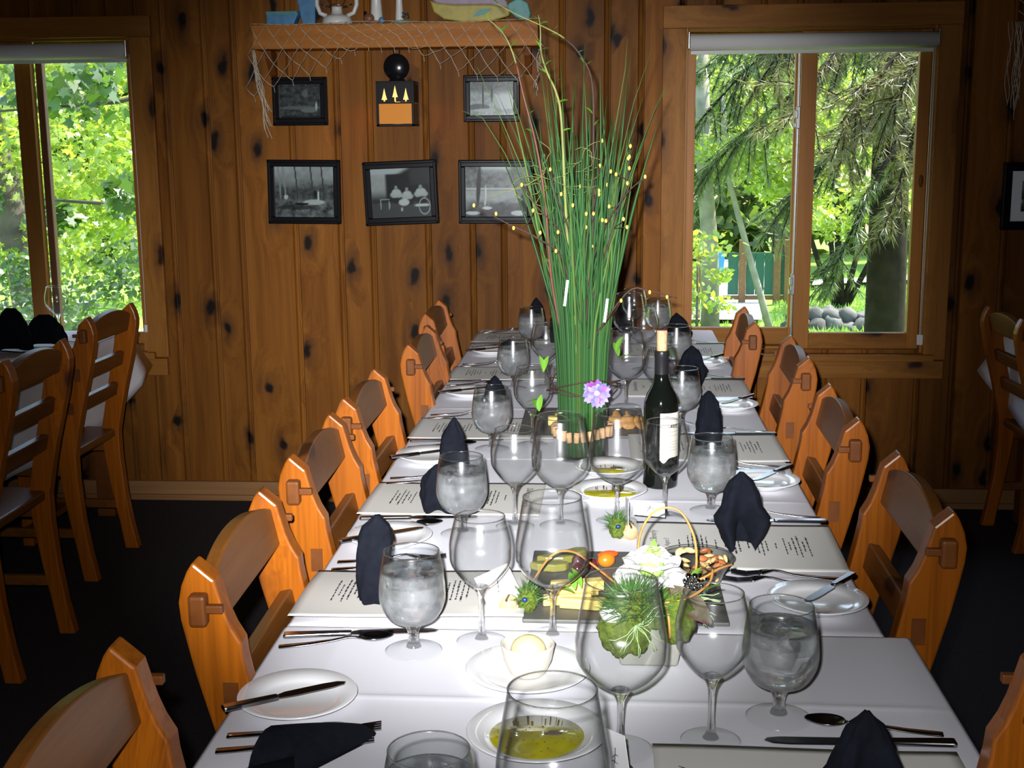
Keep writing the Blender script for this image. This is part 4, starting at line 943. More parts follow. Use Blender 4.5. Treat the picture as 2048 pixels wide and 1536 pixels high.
def labp(u, v): a = a0+(a1-a0)*u; s = .0379; zz = .072+.098*v; return (s*math.cos(a), s*math.sin(a), zz-(.012*math.exp(-((u-.12)/.12)**2)*(1-v)))
lab.grid(labp, 20, 6); o = lab.build('paper_label', M['wlabel'], wbz)
lb = MB()
for zz, w in ((.150, .5), (.128, .8), (.120, .7), (.106, .8), (.100, .75), (.094, .8), (.088, .6)):
    lb.grid(lambda u, v: (.0382*math.cos(a0+(a1-a0)*(.5-w/2+w*u)), .0382*math.sin(a0+(a1-a0)*(.5-w/2+w*u)), zz+.0010*v), 12, 1)
lb.build('label_rules', simple('label_grey', (.40, .37, .30), .7), wbz)
cu = MB()
for k in range(5): cu.grid(lambda u, v: (.0383*math.cos(a0+(a1-a0)*(.34+.07*k+.045*u)), .0383*math.sin(a0+(a1-a0)*(.34+.07*k+.045*u)), .139+.006*v), 2, 1)
cu.build('label_letters', M['ink'], wbz)
# ------------------------------------------------------------ oil plates, butter
def oilplate(x, y, r, ro, lb, flecks):
    t = tag(empty('oil_plate', (x, y, zt(y-.08)+.0005)), lb, 'plate', 'plates of olive oil')
    MB().lathe([(0, .003), (r*.55, .003), (r*.58, 0), (r*.62, 0), (r*.68, .004), (r*.97, .0165), (r, .018), (r*.985, .0195), (r*.72, .010), (r*.60, .0062), (0, .0055)], 56).build('dish', M['china'], t)
    MB().lathe([(0, .0094), (ro*.99, .0094), (ro, .0088)], 48, jig=lambda a, z: 1+.02*math.sin(3*a)).build('olive_oil', M['oil'], t)
    m = MB(); rr = random.Random(5)
    for k in range(flecks):
        a, q = rr.random()*6.28, ro*math.sqrt(rr.random())*.95; m.ball((q*math.cos(a), q*math.sin(a), .0097), (rr.uniform(.0004, .0016), rr.uniform(.0004, .0012), .0005), 5, 3)
    for k in range(7): m.ball((.012+.014*rr.random(), .004+.012*rr.random(), .0096), (.007, .005, .0012), 8, 4)
    o = m.build('herb_flecks', M['herb'], t); o['kind'] = 'stuff'
    return t
oilplate(-.083, 1.505, .089, .060, 'plate of green-gold olive oil at the near end of the table', 70)
oilplate(.013, 2.650, .080, .056, 'plate of olive oil beside the foot of the wine bottle', 40)
oilplate(.012, 2.845, .080, .040, 'plate of oil behind the others, close to the reed vase', 25)
bp = Proto(plate('bread_plate', .088)); bp.put((-.106, 1.703, zt(1.6)+.0006), 0, 'white saucer plate carrying a ramekin of butter', 'bread plates')
solo('ramekin', MB().lathe([(0, .0), (.022, 0), (.026, .004), (.034, .022), (.0375, .040), (.0385, .045), (.0370, .0465), (.0345, .042), (.030, .022), (.020, .010), (0, .009)], 40), M['cream'], 'small cream ramekin standing on the saucer plate', 'bowl', (-.106, 1.703, zt(1.6)+.0066))
def butf(): 
    m = MB().ball((0, 0, 0), (.0255, .0250, .0225), 24, 14); return m
solo('butter_scoop', butf(), M['butter'], 'round pale yellow scoop of butter in the cream ramekin', 'butter', (-.105, 1.703, zt(1.6)+.0066+.0345))
# ------------------------------------------------------------ reed vase arrangement
VX, VY, VZ = -.052, 2.995, zt(3.0)
va = tag(empty('reed_arrangement', (VX, VY, VZ)), 'tall sheaf of green reeds in a glass cylinder with a cork band and lilac flower', 'flower arrangement')
MB().lathe([(0, .001), (.062, .001), (.0625, .01), (.060, .05), (.0595, .12), (.058, .12), (.059, .008), (0, .008)], 40).build('glass_vase', M['thin'], va)
rr = random.Random(11)
def reedmesh(h, r0, a0, dx, dy, curve, rad):
    # stem rises inside the sheaf, then leans out
    bx, by = r0*math.cos(a0), r0*math.sin(a0); pts = []; rads = []
    n = 10
    for i in range(n):
        t = i/(n-1); z = .012+h*t; g = 1+.42*min(1, z/.45)**1.5; w = max(0, z-.30)/.62
        pts.append((bx*g+dx*w**1.35, by*g+dy*w**1.35, z-curve*w**2)); rads.append(rad*(1-.10*t) if t < .70 else rad*(.93-.84*((t-.70)/.30)**1.15))
    return MB().tube(pts, rads, 6, flat=.6)
NRE = 190
for k in range(NRE):
    outer = k < 78
    a = (k*2.39996 if outer else rr.random()*2*PI); r0 = .0515-.004*(k % 2) if outer else .048*math.sqrt(rr.random())
    h = rr.uniform(.58, .80) if k % 4 else rr.uniform(.76, .95)
    dx = rr.gauss(math.cos(a)*.050, .040); dy = rr.gauss(math.sin(a)*.045, .035)
    if k % 12 == 0: dx -= .10
    if k % 10 == 0: dx += .10
    rad = rr.uniform(.0048, .0064) if outer else rr.uniform(.0034, .0056)
    reedmesh(h, r0, a, dx, dy, abs(dx)*.3, rad).build('reed', M['reed'] if rr.random() < .78 else M['reed2'], va)
# a few long individual blades at the left that the photograph shows singly
for pts in ([(-.02, -.02, .30), (-.075, -.03, .50), (-.135, -.035, .68), (-.185, -.04, .80), (-.235, -.05, .91)], [(-.03, -.03, .30), (-.085, -.04, .48), (-.13, -.045, .62), (-.175, -.05, .72), (-.225, -.055, .80), (-.27, -.06, .815)],
            [(.02, -.02, .35), (.06, -.03, .55), (.085, -.03, .70), (.115, -.03, .83), (.155, -.035, .95)], [(.02, -.02, .35), (.07, -.03, .52), (.11, -.03, .66), (.15, -.03, .78), (.185, -.03, .86)], [(0, -.03, .3), (.035, -.035, .55), (.07, -.035, .75), (.095, -.03, .90), (.10, -.03, .97)],
            [(-.02, -.03, .3), (-.045, -.04, .55), (-.07, -.04, .75), (-.085, -.04, .95)]):
    MB().tube(pts, [.0045*(1-.75*i/(len(pts)-1)) for i in range(len(pts))], 5, flat=.5).build('grass_blade', M['reed2'], va)
for k in range(25):
    a = k/25*2*PI; MB().lathe([(0, 0), (.0068, 0), (.0068, .024), (0, .024)], 10).build('cork', M['cork'], va, (.0675*math.cos(a), .0675*math.sin(a), .055+.004*math.sin(a*2.5)), (rr.uniform(-.12, .12), rr.uniform(-.12, .12), 0))
for k in range(3):
    MB().tube([(.082*math.cos(a)*(1+.12*math.sin(3*a+k)), .082*math.sin(a), .165+.012*math.sin(2*a+k*2)+.012*k) for a in [i*2*PI/24 for i in range(25)]], .0016, 5).build('wreath_vine', M['twig'], va)
def leaf(L, Wd, bend=.3):
    m = MB(); vs = []
    for i in range(6):
        t = i/5; w = Wd*math.sin(PI*min(1, t*.95+.03))**.8; z = bend*L*t*(1-t)
        vs += [(L*t, -w/2, z+.10*w), (L*t, 0, z), (L*t, w/2, z+.10*w)]
    return m.add(vs, [(i*3+j, i*3+j+3, i*3+j+4, i*3+j+1) for i in range(5) for j in range(2)], True)
lfm = leaf(.040, .016).mesh('leaf', M['leafb'])
def addleaf(parent, loc, rot, s=1.0, me=None, name='leaf'):
    o = bpy.data.objects.new(name, me or lfm); COL.objects.link(o); o.parent = parent; o.location = loc; o.rotation_euler = rot; o.scale = (s,)*3; return o
for q in ((-.09, -.04, .215, 0, -1.2, 2.4), (-.09, -.04, .215, 0, -1.1, .9), (-.10, -.05, .15, 0, .3, 2.6), (-.10, -.06, .125, 0, -.7, 2.2), (-.10, -.06, .125, 0, -1.2, 1.2), (-.085, -.07, .11, 0, -.2, 3.4), (.08, -.02, .26, 0, -1.0, .8), (.085, -.02, .25, 0, -.8, 2.0), (.08, -.02, .24, 0, -.3, .2), (-.03, -.085, .11, 0, -.4, 3.2)):
    addleaf(va, q[:3], q[3:], 1.0)
for x_, z_, l_ in ((.055, .365, .055), (-.036, .405, .06)): MB().box((x_, -.075, z_), (.006, .001, l_), Matrix.Rotation(.12, 3, 'Y')).build('white_stem_tag', M['card'], va)
# scabious head facing the camera
fl = MB().ball((.035, -.094, .178), (.020, .010, .020), 12, 8).build('flower', simple('flower_centre', (.42, .46, .52), .7), va)
pm = MB(); 
for i in range(4): pm.add([(0, -.004+.0, i*.003)], [])
pm = leaf(.020, .012, .5).mesh('petal', M['lilac']); pm2 = leaf(.022, .013, .5).mesh('petal', M['magenta'])
for ring, (n, r, tl) in enumerate(((16, .010, .25), (20, .016, .45), (14, .006, .1))):
    for k in range(n):
        a = 2*PI*k/n+ring*.3
        o = bpy.data.objects.new('petal', pm2 if (1.4 < a % (2*PI) < 2.3 and ring < 2) or (ring == 2 and k % 5 == 0) else pm); COL.objects.link(o); o.parent = fl
        o.matrix_local = Matrix.Translation((.035+r*math.cos(a), -.098-.004*ring, .178+r*math.sin(a))) @ Matrix.Rotation(-a, 4, 'Y') @ Matrix.Rotation(PI/2+rr.uniform(-.4, .4), 4, 'X') @ Matrix.Rotation(rr.uniform(-.3, .3)-tl, 4, 'Y')
# ---- amber lights on dark branches
tl = tag(empty('light_branches', (VX, VY, VZ)), 'spray of dark branches tipped with tiny amber lights among the reeds', 'string lights')
BUL = [(-.008, 1.498), (.055, 1.486), (.053, 1.463), (.051, 1.459), (-.011, 1.444), (.012, 1.431), (.024, 1.424), (.053, 1.438), (.049, 1.405), (.005, 1.401), (-.014, 1.389), (-.014, 1.381), (-.055, 1.398), (-.098, 1.382), (-.072, 1.357), (-.123, 1.436), (-.186, 1.403), (-.294, 1.358), (-.246, 1.338), (-.161, 1.346), (-.205, 1.307), (-.146, 1.295), (.009, 1.354), (-.042, 1.338), (-.026, 1.337), (-.006, 1.324), (.002, 1.322), (-.043, 1.307), (.041, 1.326), (.088, 1.419), (-.026, 1.264), (-.11, 1.255), (.049, 1.308), (-.106, 1.296), (.037, 1.143), (.101, 1.162), (.141, 1.149)]
bm_ = MB().ball((0, 0, 0), (.0030, .0030, .0046), 8, 6).mesh('bulb', M['bulb'])
for k, (x, z) in enumerate(BUL):
    yb = 2.93-VY + (-.02 if k % 3 else .0) - .02
    p = (x-VX, yb, z-VZ); o = bpy.data.objects.new('bulb', bm_); COL.objects.link(o); o.parent = tl; o.location = p
mains = [[(0, -.03, .25), (-.04, -.06, .47), (-.10, -.08, .53), (-.17, -.085, .565), (-.243, -.085, .606)], [(0, -.02, .2), (.02, -.05, .45), (.055, -.07, .56), (.10, -.085, .63), (.142, -.085, .668)], [(0, -.02, .2), (.01, -.05, .5), (.03, -.07, .62), (.045, -.085, .74)], [(0, -.03, .25), (.10, -.085, .405), (.155, -.085, .410), (.215, -.085, .395)],
         [(0, -.02, .2), (-.02, -.06, .5), (-.06, -.08, .63), (-.07, -.085, .685)], [(0, -.02, .3), (.07, -.06, .55), (.10, -.085, .66), (.108, -.085, .735)], [(0, -.02, .2), (-.03, -.06, .5), (-.10, -.085, .60), (-.135, -.085, .655)]]
for pth in mains: sp_ = smooth(pth); MB().tube(sp_, [.0032-.0022*i/(len(sp_)-1) for i in range(len(sp_))], 5).build('branch', M['twig'], tl)
tw = MB()
for k, (x, z) in enumerate(BUL):
    p = Vector((x-VX, -.085-(.02 if k % 3 else 0)+.02, z-VZ-.004)); best = None
    for pth in mains:
        for a, b in zip(pth, pth[1:]):
            for q in (.0, .5, 1.0):
                c = Vector(a).lerp(Vector(b), q)
                if c.z < p.z+.004 and (best is None or (c-p).length < (best-p).length): best = c
    if best is not None: tw.tube([best, best.lerp(p, .6)+Vector((.004, 0, .002)), p], .0009, 4)
tw.build('twiglets', M['twig'], tl)
# ---- three arching willow branches
for nm, mat_, pts, lb in (('red_willow_branch', 'redtwig', [(-.09, 2.97, 1.0), (-.122, 2.95, 1.179), (-.136, 2.93, 1.364), (-.155, 2.92, 1.49), (-.183, 2.91, 1.602), (-.198, 2.91, 1.668), (-.217, 2.91, 1.718), (-.239, 2.91, 1.746), (-.262, 2.91, 1.765)], 'reddish willow branch bowing left in front of the shelf'),
                         ('green_willow_branch', 'twig', [(-.04, 2.98, 1.0), (-.029, 2.96, 1.249), (-.027, 2.95, 1.477), (-.030, 2.94, 1.622), (-.055, 2.94, 1.683), (-.092, 2.94, 1.722), (-.143, 2.94, 1.75), (-.194, 2.94, 1.773), (-.245, 2.94, 1.800)], 'longest willow branch, arching up and over to the left'),
                         ('thin_willow_branch', 'greentwig', [(-.06, 2.97, 1.0), (-.085, 2.94, 1.272), (-.098, 2.93, 1.534), (-.109, 2.93, 1.601), (-.129, 2.93, 1.646), (-.143, 2.93, 1.69), (-.145, 2.93, 1.745), (-.149, 2.93, 1.772)], 'thin pale green willow shoot rising past the shelf end')):
    t = tag(empty(nm, (VX, VY, VZ)), lb, 'branch'); P3 = [(x-VX, y-VY, z-VZ) for x, y, z in pts]
    Q3 = smooth(P3); h_ = 26; MB().tube(Q3[:h_], [.0042-.0022*i/(h_-1) for i in range(h_)], 6).build('stem', M[mat_], t); Q4 = Q3[h_-1:]; MB().tube(Q4, [.0020-.0011*i/(len(Q4)-1) for i in range(len(Q4))], 6).build('tip', M['greentwig'], t)
    for i in range(2, len(P3)):
        for s_ in (-1, 1):
            q = Vector(P3[i-1]).lerp(Vector(P3[i]), rr.random()); addleaf(t, q, (rr.uniform(-.5, .5), -rr.uniform(.2, 1.0), PI/2*(1-s_)+rr.uniform(-.6, .6)), .45+.25*rr.random())
# tangle of fine curly stems
cm = MB()
for k in range(16):
    x, y, z = rr.uniform(-.12, .05), rr.uniform(-.09, -.03), rr.uniform(.62, .70); a = rr.uniform(0, 6.28); pts = [(x, y, z)]
    for i in range(9): a += rr.uniform(-.7, .7)+.25; x += .014*math.cos(a); z += .010*math.sin(a); pts.append((x, y+.002*i*math.sin(k), z))
    cm.tube(pts, .0008, 4)
tag(cm.build('curly_stems', M['greentwig'], None, (VX-.02, VY, VZ)), 'tangle of thin curly stems caught in the upper left reeds', 'stems')
# ------------------------------------------------------------ near centrepiece
def slate(x, y, lb):
    return solo('slate_tray', MB().box((0, 0, .0035), (.325, .345, .007)), M['slate'], lb, 'tray', (x, y, zt(y+.18)+.001 if y > 2.4 else zt(1.9)+.0005), rz=.0, group='slate trays', bevel=.002)
slate(.035, 2.085, 'square dark slate tray under the cheese and almonds, near the camera'); slate(-.058, 3.360, 'square dark slate tray behind the reed vase')
TZ = zt(1.9)+.0080
pot = tag(empty('moss_pot', (.066, 1.790, zt(1.8)+.0006)), 'square cement pot overflowing with moss, white flower and vine loops', 'flower arrangement')
MB().add([(sx*w, sy*w, z) for z, w in ((0, .040), (.004, .042), (.078, .053), (.078, .046), (.02, .040)) for sx, sy in ((-1, -1), (1, -1), (1, 1), (-1, 1))],
         [(3, 2, 1, 0)]+[(r*4+i, r*4+(i+1) % 4, r*4+4+(i+1) % 4, r*4+4+i) for r in range(4) for i in range(4)]+[(16, 17, 18, 19)]).build('cement_pot', M['concrete'], pot, bevel=.004)
def mossf(cx, cy, cz, rx, ry, rz, seed):
    m = MB(); n, k = 40, 24; vs = []
    for j in range(k+1):
        ph = PI*j/k
        for i in range(n):
            a = 2*PI*i/n; d = Vector((math.sin(ph)*math.cos(a), math.sin(ph)*math.sin(a), math.cos(ph)))
            q = 1+.16*noise.noise(d*2.5+Vector((seed, 0, 0)))+.14*noise.noise(d*11+Vector((seed, 3, 0)))
            vs.append((cx+rx*d.x*q, cy+ry*d.y*q, cz+rz*d.z*q))
    return m.add(vs, [(j*n+i, (j+1)*n+i, (j+1)*n+(i+1) % n, j*n+(i+1) % n) for j in range(k) for i in range(n)], True)
mossf(0, 0, .078, .060, .058, .034, 1).build('moss', M['moss'], pot); mossf(.036, -.040, .072, .030, .022, .036, 4).build('moss', M['moss'], pot); mossf(-.035, -.042, .060, .036, .024, .045, 6).build('moss', M['moss'], pot)
# moss fibres
def fibres(c, r, n, L, mat, parent, name):
    m = MB(); r_ = random.Random(n)
    for k in range(n):
        a, b = r_.random()*6.28, r_.random(); d = Vector((math.cos(a)*math.sqrt(1-b*b), math.sin(a)*math.sqrt(1-b*b), b)); p = Vector((c[0]+r[0]*d.x, c[1]+r[1]*d.y, c[2]+r[2]*d.z)); e = p+(d+Vector((r_.uniform(-.8, .8), r_.uniform(-.8, .8), r_.uniform(-.6, .6))))*L*r_.uniform(.4, 1)
        s = Vector((r_.uniform(-1, 1), r_.uniform(-1, 1), r_.uniform(-1, 1)))*.0011; m.add([p-s, p+s, e], [(0, 1, 2)])
    o = m.build(name, mat, parent); o['kind'] = 'stuff'; return o
fibres((0, 0, .075), (.060, .058, .036), 1500, .012, M['moss'], pot, 'moss_fibres')
fibres((-.018, -.045, .085), (.038, .035, .035), 1100, .024, M['leafd'], pot, 'fern_fronds')
# white ruffled flower
wf = MB().ball((.005, .032, .125), (.020, .020, .016), 14, 8).build('white_flower', M['petalg'], pot)
def ruffle(r, seed):
    m = MB()
    def f(u, v):
        a = (u-.5)*2.5; q = r*(.25+.85*v*(1-.10*(2*u-1)**4)); ru = .0022*math.sin(a*5+seed)*v*v+.0008*math.sin(a*12+seed*2)*v
        return (q*math.sin(a)*.8, q*math.cos(a)*.9, .012*math.sin(v*PI*.75)+.018*v*v-.012*v**3+ru)
    return m.grid(f, 22, 8)
for ring, (n, r, tilt, dz) in enumerate(((8, .056, -.25, -.006), (7, .047, .15, .0), (6, .036, .6, .004))):
    for k in range(n):
        o = ruffle(r, k+ring*3).build('petal', M['petal'], wf); a = 2*PI*k/n+ring*.4
        o.matrix_local = Matrix.Translation((.005, .032, .116+dz)) @ Matrix.Rotation(a, 4, 'Z') @ Matrix.Rotation(tilt, 4, 'X')
for k in range(7):
    o = ruffle(.013, k).build('inner_petal', M['petalg'], wf); o.matrix_local = Matrix.Translation((.005+.010*math.cos(k*.63*2), .030+.010*math.sin(k*.63*2), .134)) @ Matrix.Rotation(k*.7, 4, 'Z') @ Matrix.Rotation(.9, 4, 'X')
# silver bead flowers
bd = MB().ball((0, 0, 0), .0055, 10, 7).mesh('bead', M['silver'])
for c in ((.062, .005, .112), (-.048, -.050, .062), (.078, .03, .100)):
    for k in range(7):
        o = bpy.data.objects.new('bead', bd); COL.objects.link(o); o.parent = pot; a = k*PI/3; o.location = (c[0]+(.0095*math.cos(a) if k < 6 else 0), c[1]-(.004 if k == 6 else 0), c[2]+(.0095*math.sin(a) if k < 6 else 0)); o.scale = (1, 1, 1.15) if k < 6 else (.8, .8, .8)
MB().lathe([(0, 0), (.016, .004), (.020, .014), (.012, .022), (0, .024)], 14).build('small_white_flower', M['petal'], pot, (-.052, -.046, .070))
# vine loops
for pts in ([(-.015, .06, .10), (-.01, .10, .155), (.015, .125, .185), (.050, .125, .185), (.072, .10, .150), (.072, .06, .110), (.055, .03, .095), (.040, .01, .088)], [(-.185, .215, .030), (-.15, .200, .085), (-.115, .175, .100), (-.08, .13, .092), (-.045, .06, .088), (-.02, .02, .085)], [(.015, -.050, .100), (.05, -.045, .105), (.085, -.01, .115), (.095, .03, .125)], [(.045, .03, .105), (.075, .02, .112), (.105, .05, .118), (.13, .09, .112)], [(.028, -.068, .055), (.026, -.062, .085), (.020, -.05, .10)]):
    MB().tube(smooth(pts), .0019, 6).build('vine', M['rattan'], pot)
o = leaf(.085, .036, .12).build('purple_leaf', M['leafr'], pot); o.location = (.030, -.01, .112); o.rotation_euler = (.5, .45, -.75)
MB().tube([(.085*t, -.5*.036*math.sin(PI*min(1, t*.95+.03))**.8, .12*.085*t*(1-t)+.0018) for t in [i/8 for i in range(9)]], .0011, 4).build('leaf_rim', M['leafrim'], o)
for q in ((.055, .01, .105, 0, -.8, -.3), (.06, .02, .10, 0, -.9, .6), (-.11, .11, .06, 0, -.6, 1.9), (-.11, .11, .055, 0, -.2, 3.0), (-.10, .12, .06, 0, -.9, 2.4), (.01, .09, .115, 0, -1.1, 1.5), (.075, -.01, .10, 0, -.5, -.2)):
    addleaf(pot, q[:3], q[3:], .85)
sm = MB(); r_ = random.Random(9)
for k in range(26):
    c = Vector((.058, -.02, .095)) if k < 14 else Vector((-.02, -.072, .075)); a = r_.uniform(-2.6, .6); pts = [c]
    for i in range(5): c = c+Vector((.009*math.cos(a), r_.uniform(-.003, .001), .009*math.sin(a))); a += r_.uniform(-.5, .5); pts.append(c)
    sm.tube(pts, .0008, 4)
sm.build('fern_stems', simple('pale_fern', (.34, .48, .22), .5), pot)['kind'] = 'stuff'
# bowl of almonds
AB = (.155, 2.065, TZ)
solo('glass_bowl', MB().lathe([(0, .002), (.030, .0), (.034, .003), (.046, .028), (.061, .056), (.0625, .058), (.0595, .0565), (.044, .028), (.031, .006), (0, .005)], 40), thin_glass('bowl_glass', (.90, .91, .90), (.34, .36, .36), gain=1.5, epow=1.6), 'flared clear glass bowl filled with almonds', 'bowl', AB)
al = MB()
def almf(u, v):
    a = u*2*PI; t = v; w = .0062*math.sin(PI*t)**.75*(1.1-.35*t); return (.0225*(t-.5), w*math.cos(a), w*.62*math.sin(a))
al.grid(almf, 12, 8, wrap=True); alm = al.mesh('almond', M['almond']); alb = al.mesh('almond', M['blanch']); r_ = random.Random(4)
for k in range(64):
    lay_ = k // 16; a = r_.random()*6.28; q = (.040+.0035*lay_)*math.sqrt(r_.random()); o = bpy.data.objects.new('almond', alb if k % 5 in (0, 2, 3) else alm); COL.objects.link(o)
    hz = .018+.0105*lay_+(.012*(1-(q/.052)**2) if lay_ == 3 else 0)
    o.location = (AB[0]+q*math.cos(a), AB[1]+q*math.sin(a), AB[2]+hz); o.rotation_euler = (r_.uniform(0, 6), r_.uniform(-.5, .5), r_.uniform(0, 6))
    if k % 5 in (0, 2, 3): tag(o, 'pale blanched almond in the glass bowl', 'almond', 'blanched almonds in the bowl')
    else: tag(o, 'brown-skinned almond in the glass bowl', 'almond', 'brown almonds in the bowl')
# cheese, fruit on the slate
for k, (x, y, z, a, lb) in enumerate(((-.050, 2.050, 0, .15, 'thick yellow cheese stick at the back of the pile'), (-.048, 2.015, 0, .5, 'yellow cheese wedge in the middle of the pile'), (-.060, 1.985, 0, .25, 'yellow cheese wedge pointing left'), (-.030, 1.965, 0, -.1, 'front yellow cheese stick on the slate'), (-.040, 2.000, .016, .35, 'yellow cheese wedge lying on top of the others'))):
    solo('cheese_wedge', MB().prism([(-.040, -.008), (.040, -.012), (.042, .010), (-.038, .004)], lambda p, q, s_: (p, q, s_), 0, .017), M['cheese'], lb, 'cheese', (x, y, TZ+z), a, 'cheese on the near slate', bevel=.002)
for k, (x, y, lb) in enumerate(((-.045, 2.125, 'dark red grape nearest the cheese'), (-.020, 2.150, 'dark red grape touching the orange fruit'), (-.045, 2.165, 'dark red grape at the back of the slate'))):
    solo('grape', MB().ball((0, 0, .011), (.011, .012, .011), 16, 10), M['grape'], lb, 'grape', (x, y, TZ))
solo('kumquat', MB().ball((0, 0, .014), (.016, .013, .013), 18, 12), M['berry'], 'glossy orange fruit beside the white flower', 'fruit', (.005, 2.165, TZ), .4); solo('red_pepper', MB().ball((0, 0, .012), (.020, .007, .007), 18, 10), simple('red_fruit', (.72, .075, .01), .2), 'slim bright red pepper lying behind the orange fruit', 'pepper', (.008, 2.195, TZ+.002), .35)
for k, (x, y, a, lb) in enumerate(((-.085, 2.190, .2, 'olive-green pear slice at the back left of the slate'), (-.060, 2.215, .6, 'olive-green pear slice behind the first'), (-.095, 2.150, 0, 'olive-green pear slice nearest the left edge of the slate'))):
    solo('pear_slice', MB().prism([(-.035, 0), (-.02, -.012), (.01, -.017), (.03, -.010), (.036, .004), (.02, .014), (-.02, .008)], lambda p, q, s_: (p, q, s_), 0, .014), M['pear'], lb, 'pear', (x, y, TZ), a, 'pear slices', bevel=.003)
solo('walnut_half', MB().ball((0, 0, .008), (.014, .011, .008), 14, 8), M['cracker'], 'walnut half at the front of the slate under the bowl', 'nut', (.125, 1.960, TZ))
# far slate: cheese and crackers
for k, (x, y, a, lb) in enumerate(((-.115, 3.31, .1, 'yellow cheese chunk left of the reed vase'), (-.10, 3.36, .6, 'yellow cheese chunk behind the vase, second from the left'), (-.09, 3.27, -.3, 'front yellow cheese chunk beside the vase foot'))):
    solo('cheese_wedge', MB().prism([(-.034, -.012), (.034, -.014), (.036, .012), (-.032, .010)], lambda p, q, s_: (p, q, s_), 0, .024), M['cheese'], lb, 'cheese', (x, y, zt(3)+.0082), a, 'cheese on the far slate', bevel=.003)
for k in range(5):
    x, y = .030+.032*(k % 3)+.006*(k//3), 3.28+.055*(k//3)
    solo('cracker', MB().lathe([(0, 0), (.021, 0), (.022, .002), (.021, .0045), (0, .0048)], 14), M['cracker'], 'toasted brown cracker on the far slate right of the vase, %s' % ['front left', 'front middle', 'front right', 'back left', 'back right'][k], 'cracker', (x, y, zt(3)+.022), rot=(.9+.1*(k % 2), .2, .3*k), group='crackers on the far slate')
# cork place-card holders
def cardholder(loc, rz, lb, cardrot, sprig=True, fold=False):
    t = tag(empty('place_card_holder', loc, rz), lb, 'place card'); r = .0135
    MB().tube([(0, 0, r), (0, .045, r)], r, 20, smooth=True).build('cork', M['cork'], t); MB().box((.0, .02, 2*r-.001), (.003, .05, .003)).build('slot', M['twig'], t)
    c = MB().box((0, 0, .032), (.058, .0006, .064)).build('card', M['card'], t); c.location = (-.004, .022, r*.75); c.rotation_euler = cardrot
    if fold: c2 = MB().box((.026, 0, 0), (.060, .044, .0006)).build('card_flap', M['card'], t); c2.location = (.012, .022, r*2+.030); c2.rotation_euler = (.35, .08, -.15); MB().tube([(.022, -.008, .0006), (.026, .0, .0006), (.029, .010, .0006)], .0006, 4).tube([(.018, .001, .0006), (.027, .003, .0006), (.036, .002, .0006)], .0005, 4).build('handwriting', M['ink'], c2)
    else: MB().tube([(-.004, -.0006, .024), (.0, -.0006, .034), (.003, -.0006, .044)], .0006, 4).tube([(-.006, -.0006, .031), (.001, -.0006, .036), (.007, -.0006, .035)], .0005, 4).tube([(-.010, -.0006, .026), (-.004, -.0006, .027), (.004, -.0006, .025)], .0004, 4).build('handwriting', M['ink'], c)
    if sprig:
        mossf(.030, .024, .018, .016, .022, .021, 7).build('moss_tuft', M['moss'], t); fibres((.030, .024, .018), (.016, .022, .021), 150, .024, M['leafd'], t, 'sprig')
        MB().ball((.028, .004, .026), (.0052, .004, .0045), 12, 8).build('peacock_eye', M['feather'], t)
    return t
cardholder((-.153, 1.932, zt(1.9)+.006), -.12, 'cork card holder with blank white card, lying on the second left menu', (.06, -.42, .25))
t = cardholder((.052, 2.345, zt(2.3)+.001), .15, 'cork card holder with folded monogrammed card, near the second right menu', (0, .1, 1.5), fold=True)
for c_ in t.children:
    if c_.name.startswith(('moss_tuft', 'sprig', 'peacock')): c_.location.x -= .052
cardholder((.024, 1.362, zt(1.4)+.001), 0, 'white place card at the near end of the table beside the big wine glass', (.05, -.20, -1.05), sprig=False)
# ------------------------------------------------------------ side tables
def side_table(x, y, sx, sy, lb, clb, inw=(0, 0), dy=0):
    t = tag(empty('side_table', (x, y, 0)), lb, 'table'); MB().box((0, 0, .73), (sx-.02, sy-.02, .03)).build('tabletop', M['peg'], t)
    for a in (-1, 1):
        for b in (-1, 1): MB().box((a*(sx/2-.09), b*(sy/2-.09), .357), (.07, .07, .715)).build('leg', M['peg'], t)
    m = MB(); ol = []; N_ = 120
    def P(u, v):
        # walk round the rectangle; v 0..1 goes from the top edge down the hanging part
        per = 2*(sx+sy); d = (u % 1)*per
        if d < sx: p = (-sx/2+d, -sy/2, 0, -1)
        elif d < sx+sy: p = (sx/2, -sy/2+d-sx, 1, 0)
        elif d < 2*sx+sy: p = (sx/2-(d-sx-sy), sy/2, 0, 1)
        else: p = (-sx/2, sy/2-(d-2*sx-sy), -1, 0)
        cx = max(0, 1-min(abs(abs(p[0])-sx/2), abs(abs(p[1])-sy/2))*0); cor = math.exp(-((sx/2-abs(p[0]))+(sy/2-abs(p[1])))/.10)
        off = v*(.010+.012*math.sin(d*13))+cor*.085*v
        return (p[0]+p[2]*off+cor*.06*v*math.copysign(1, p[0])*(p[2] == 0), p[1]+p[3]*off+cor*.02*v*math.copysign(1, p[1])*(p[3] == 0), .7475-(.32-.16*cor)*v)
    m.grid(P, N_, 8, wrap=True); m.add([(-sx/2, -sy/2, .7475), (sx/2, -sy/2, .7475), (sx/2, sy/2, .7475), (-sx/2, sy/2, .7475)], [(0, 1, 2, 3)])
    o = m.build('tablecloth', M['cloth2'], None, (x, y, 0)); so = o.modifiers.new('thickness', 'SOLIDIFY'); so.thickness = .0012; so.offset = -1
    tag(o, clb, 'tablecloth'); return t
side_table(-2.47, 4.12, 1.06, 1.86, 'wooden side table under a white cloth by the left-hand window', 'white cloth with a long hanging corner on the left side table')
side_table(1.995, 4.62, .86, .92, 'wooden side table under a white cloth at the right edge', 'white cloth whose folded corner hangs at the right edge of the picture')
LZ = .7492
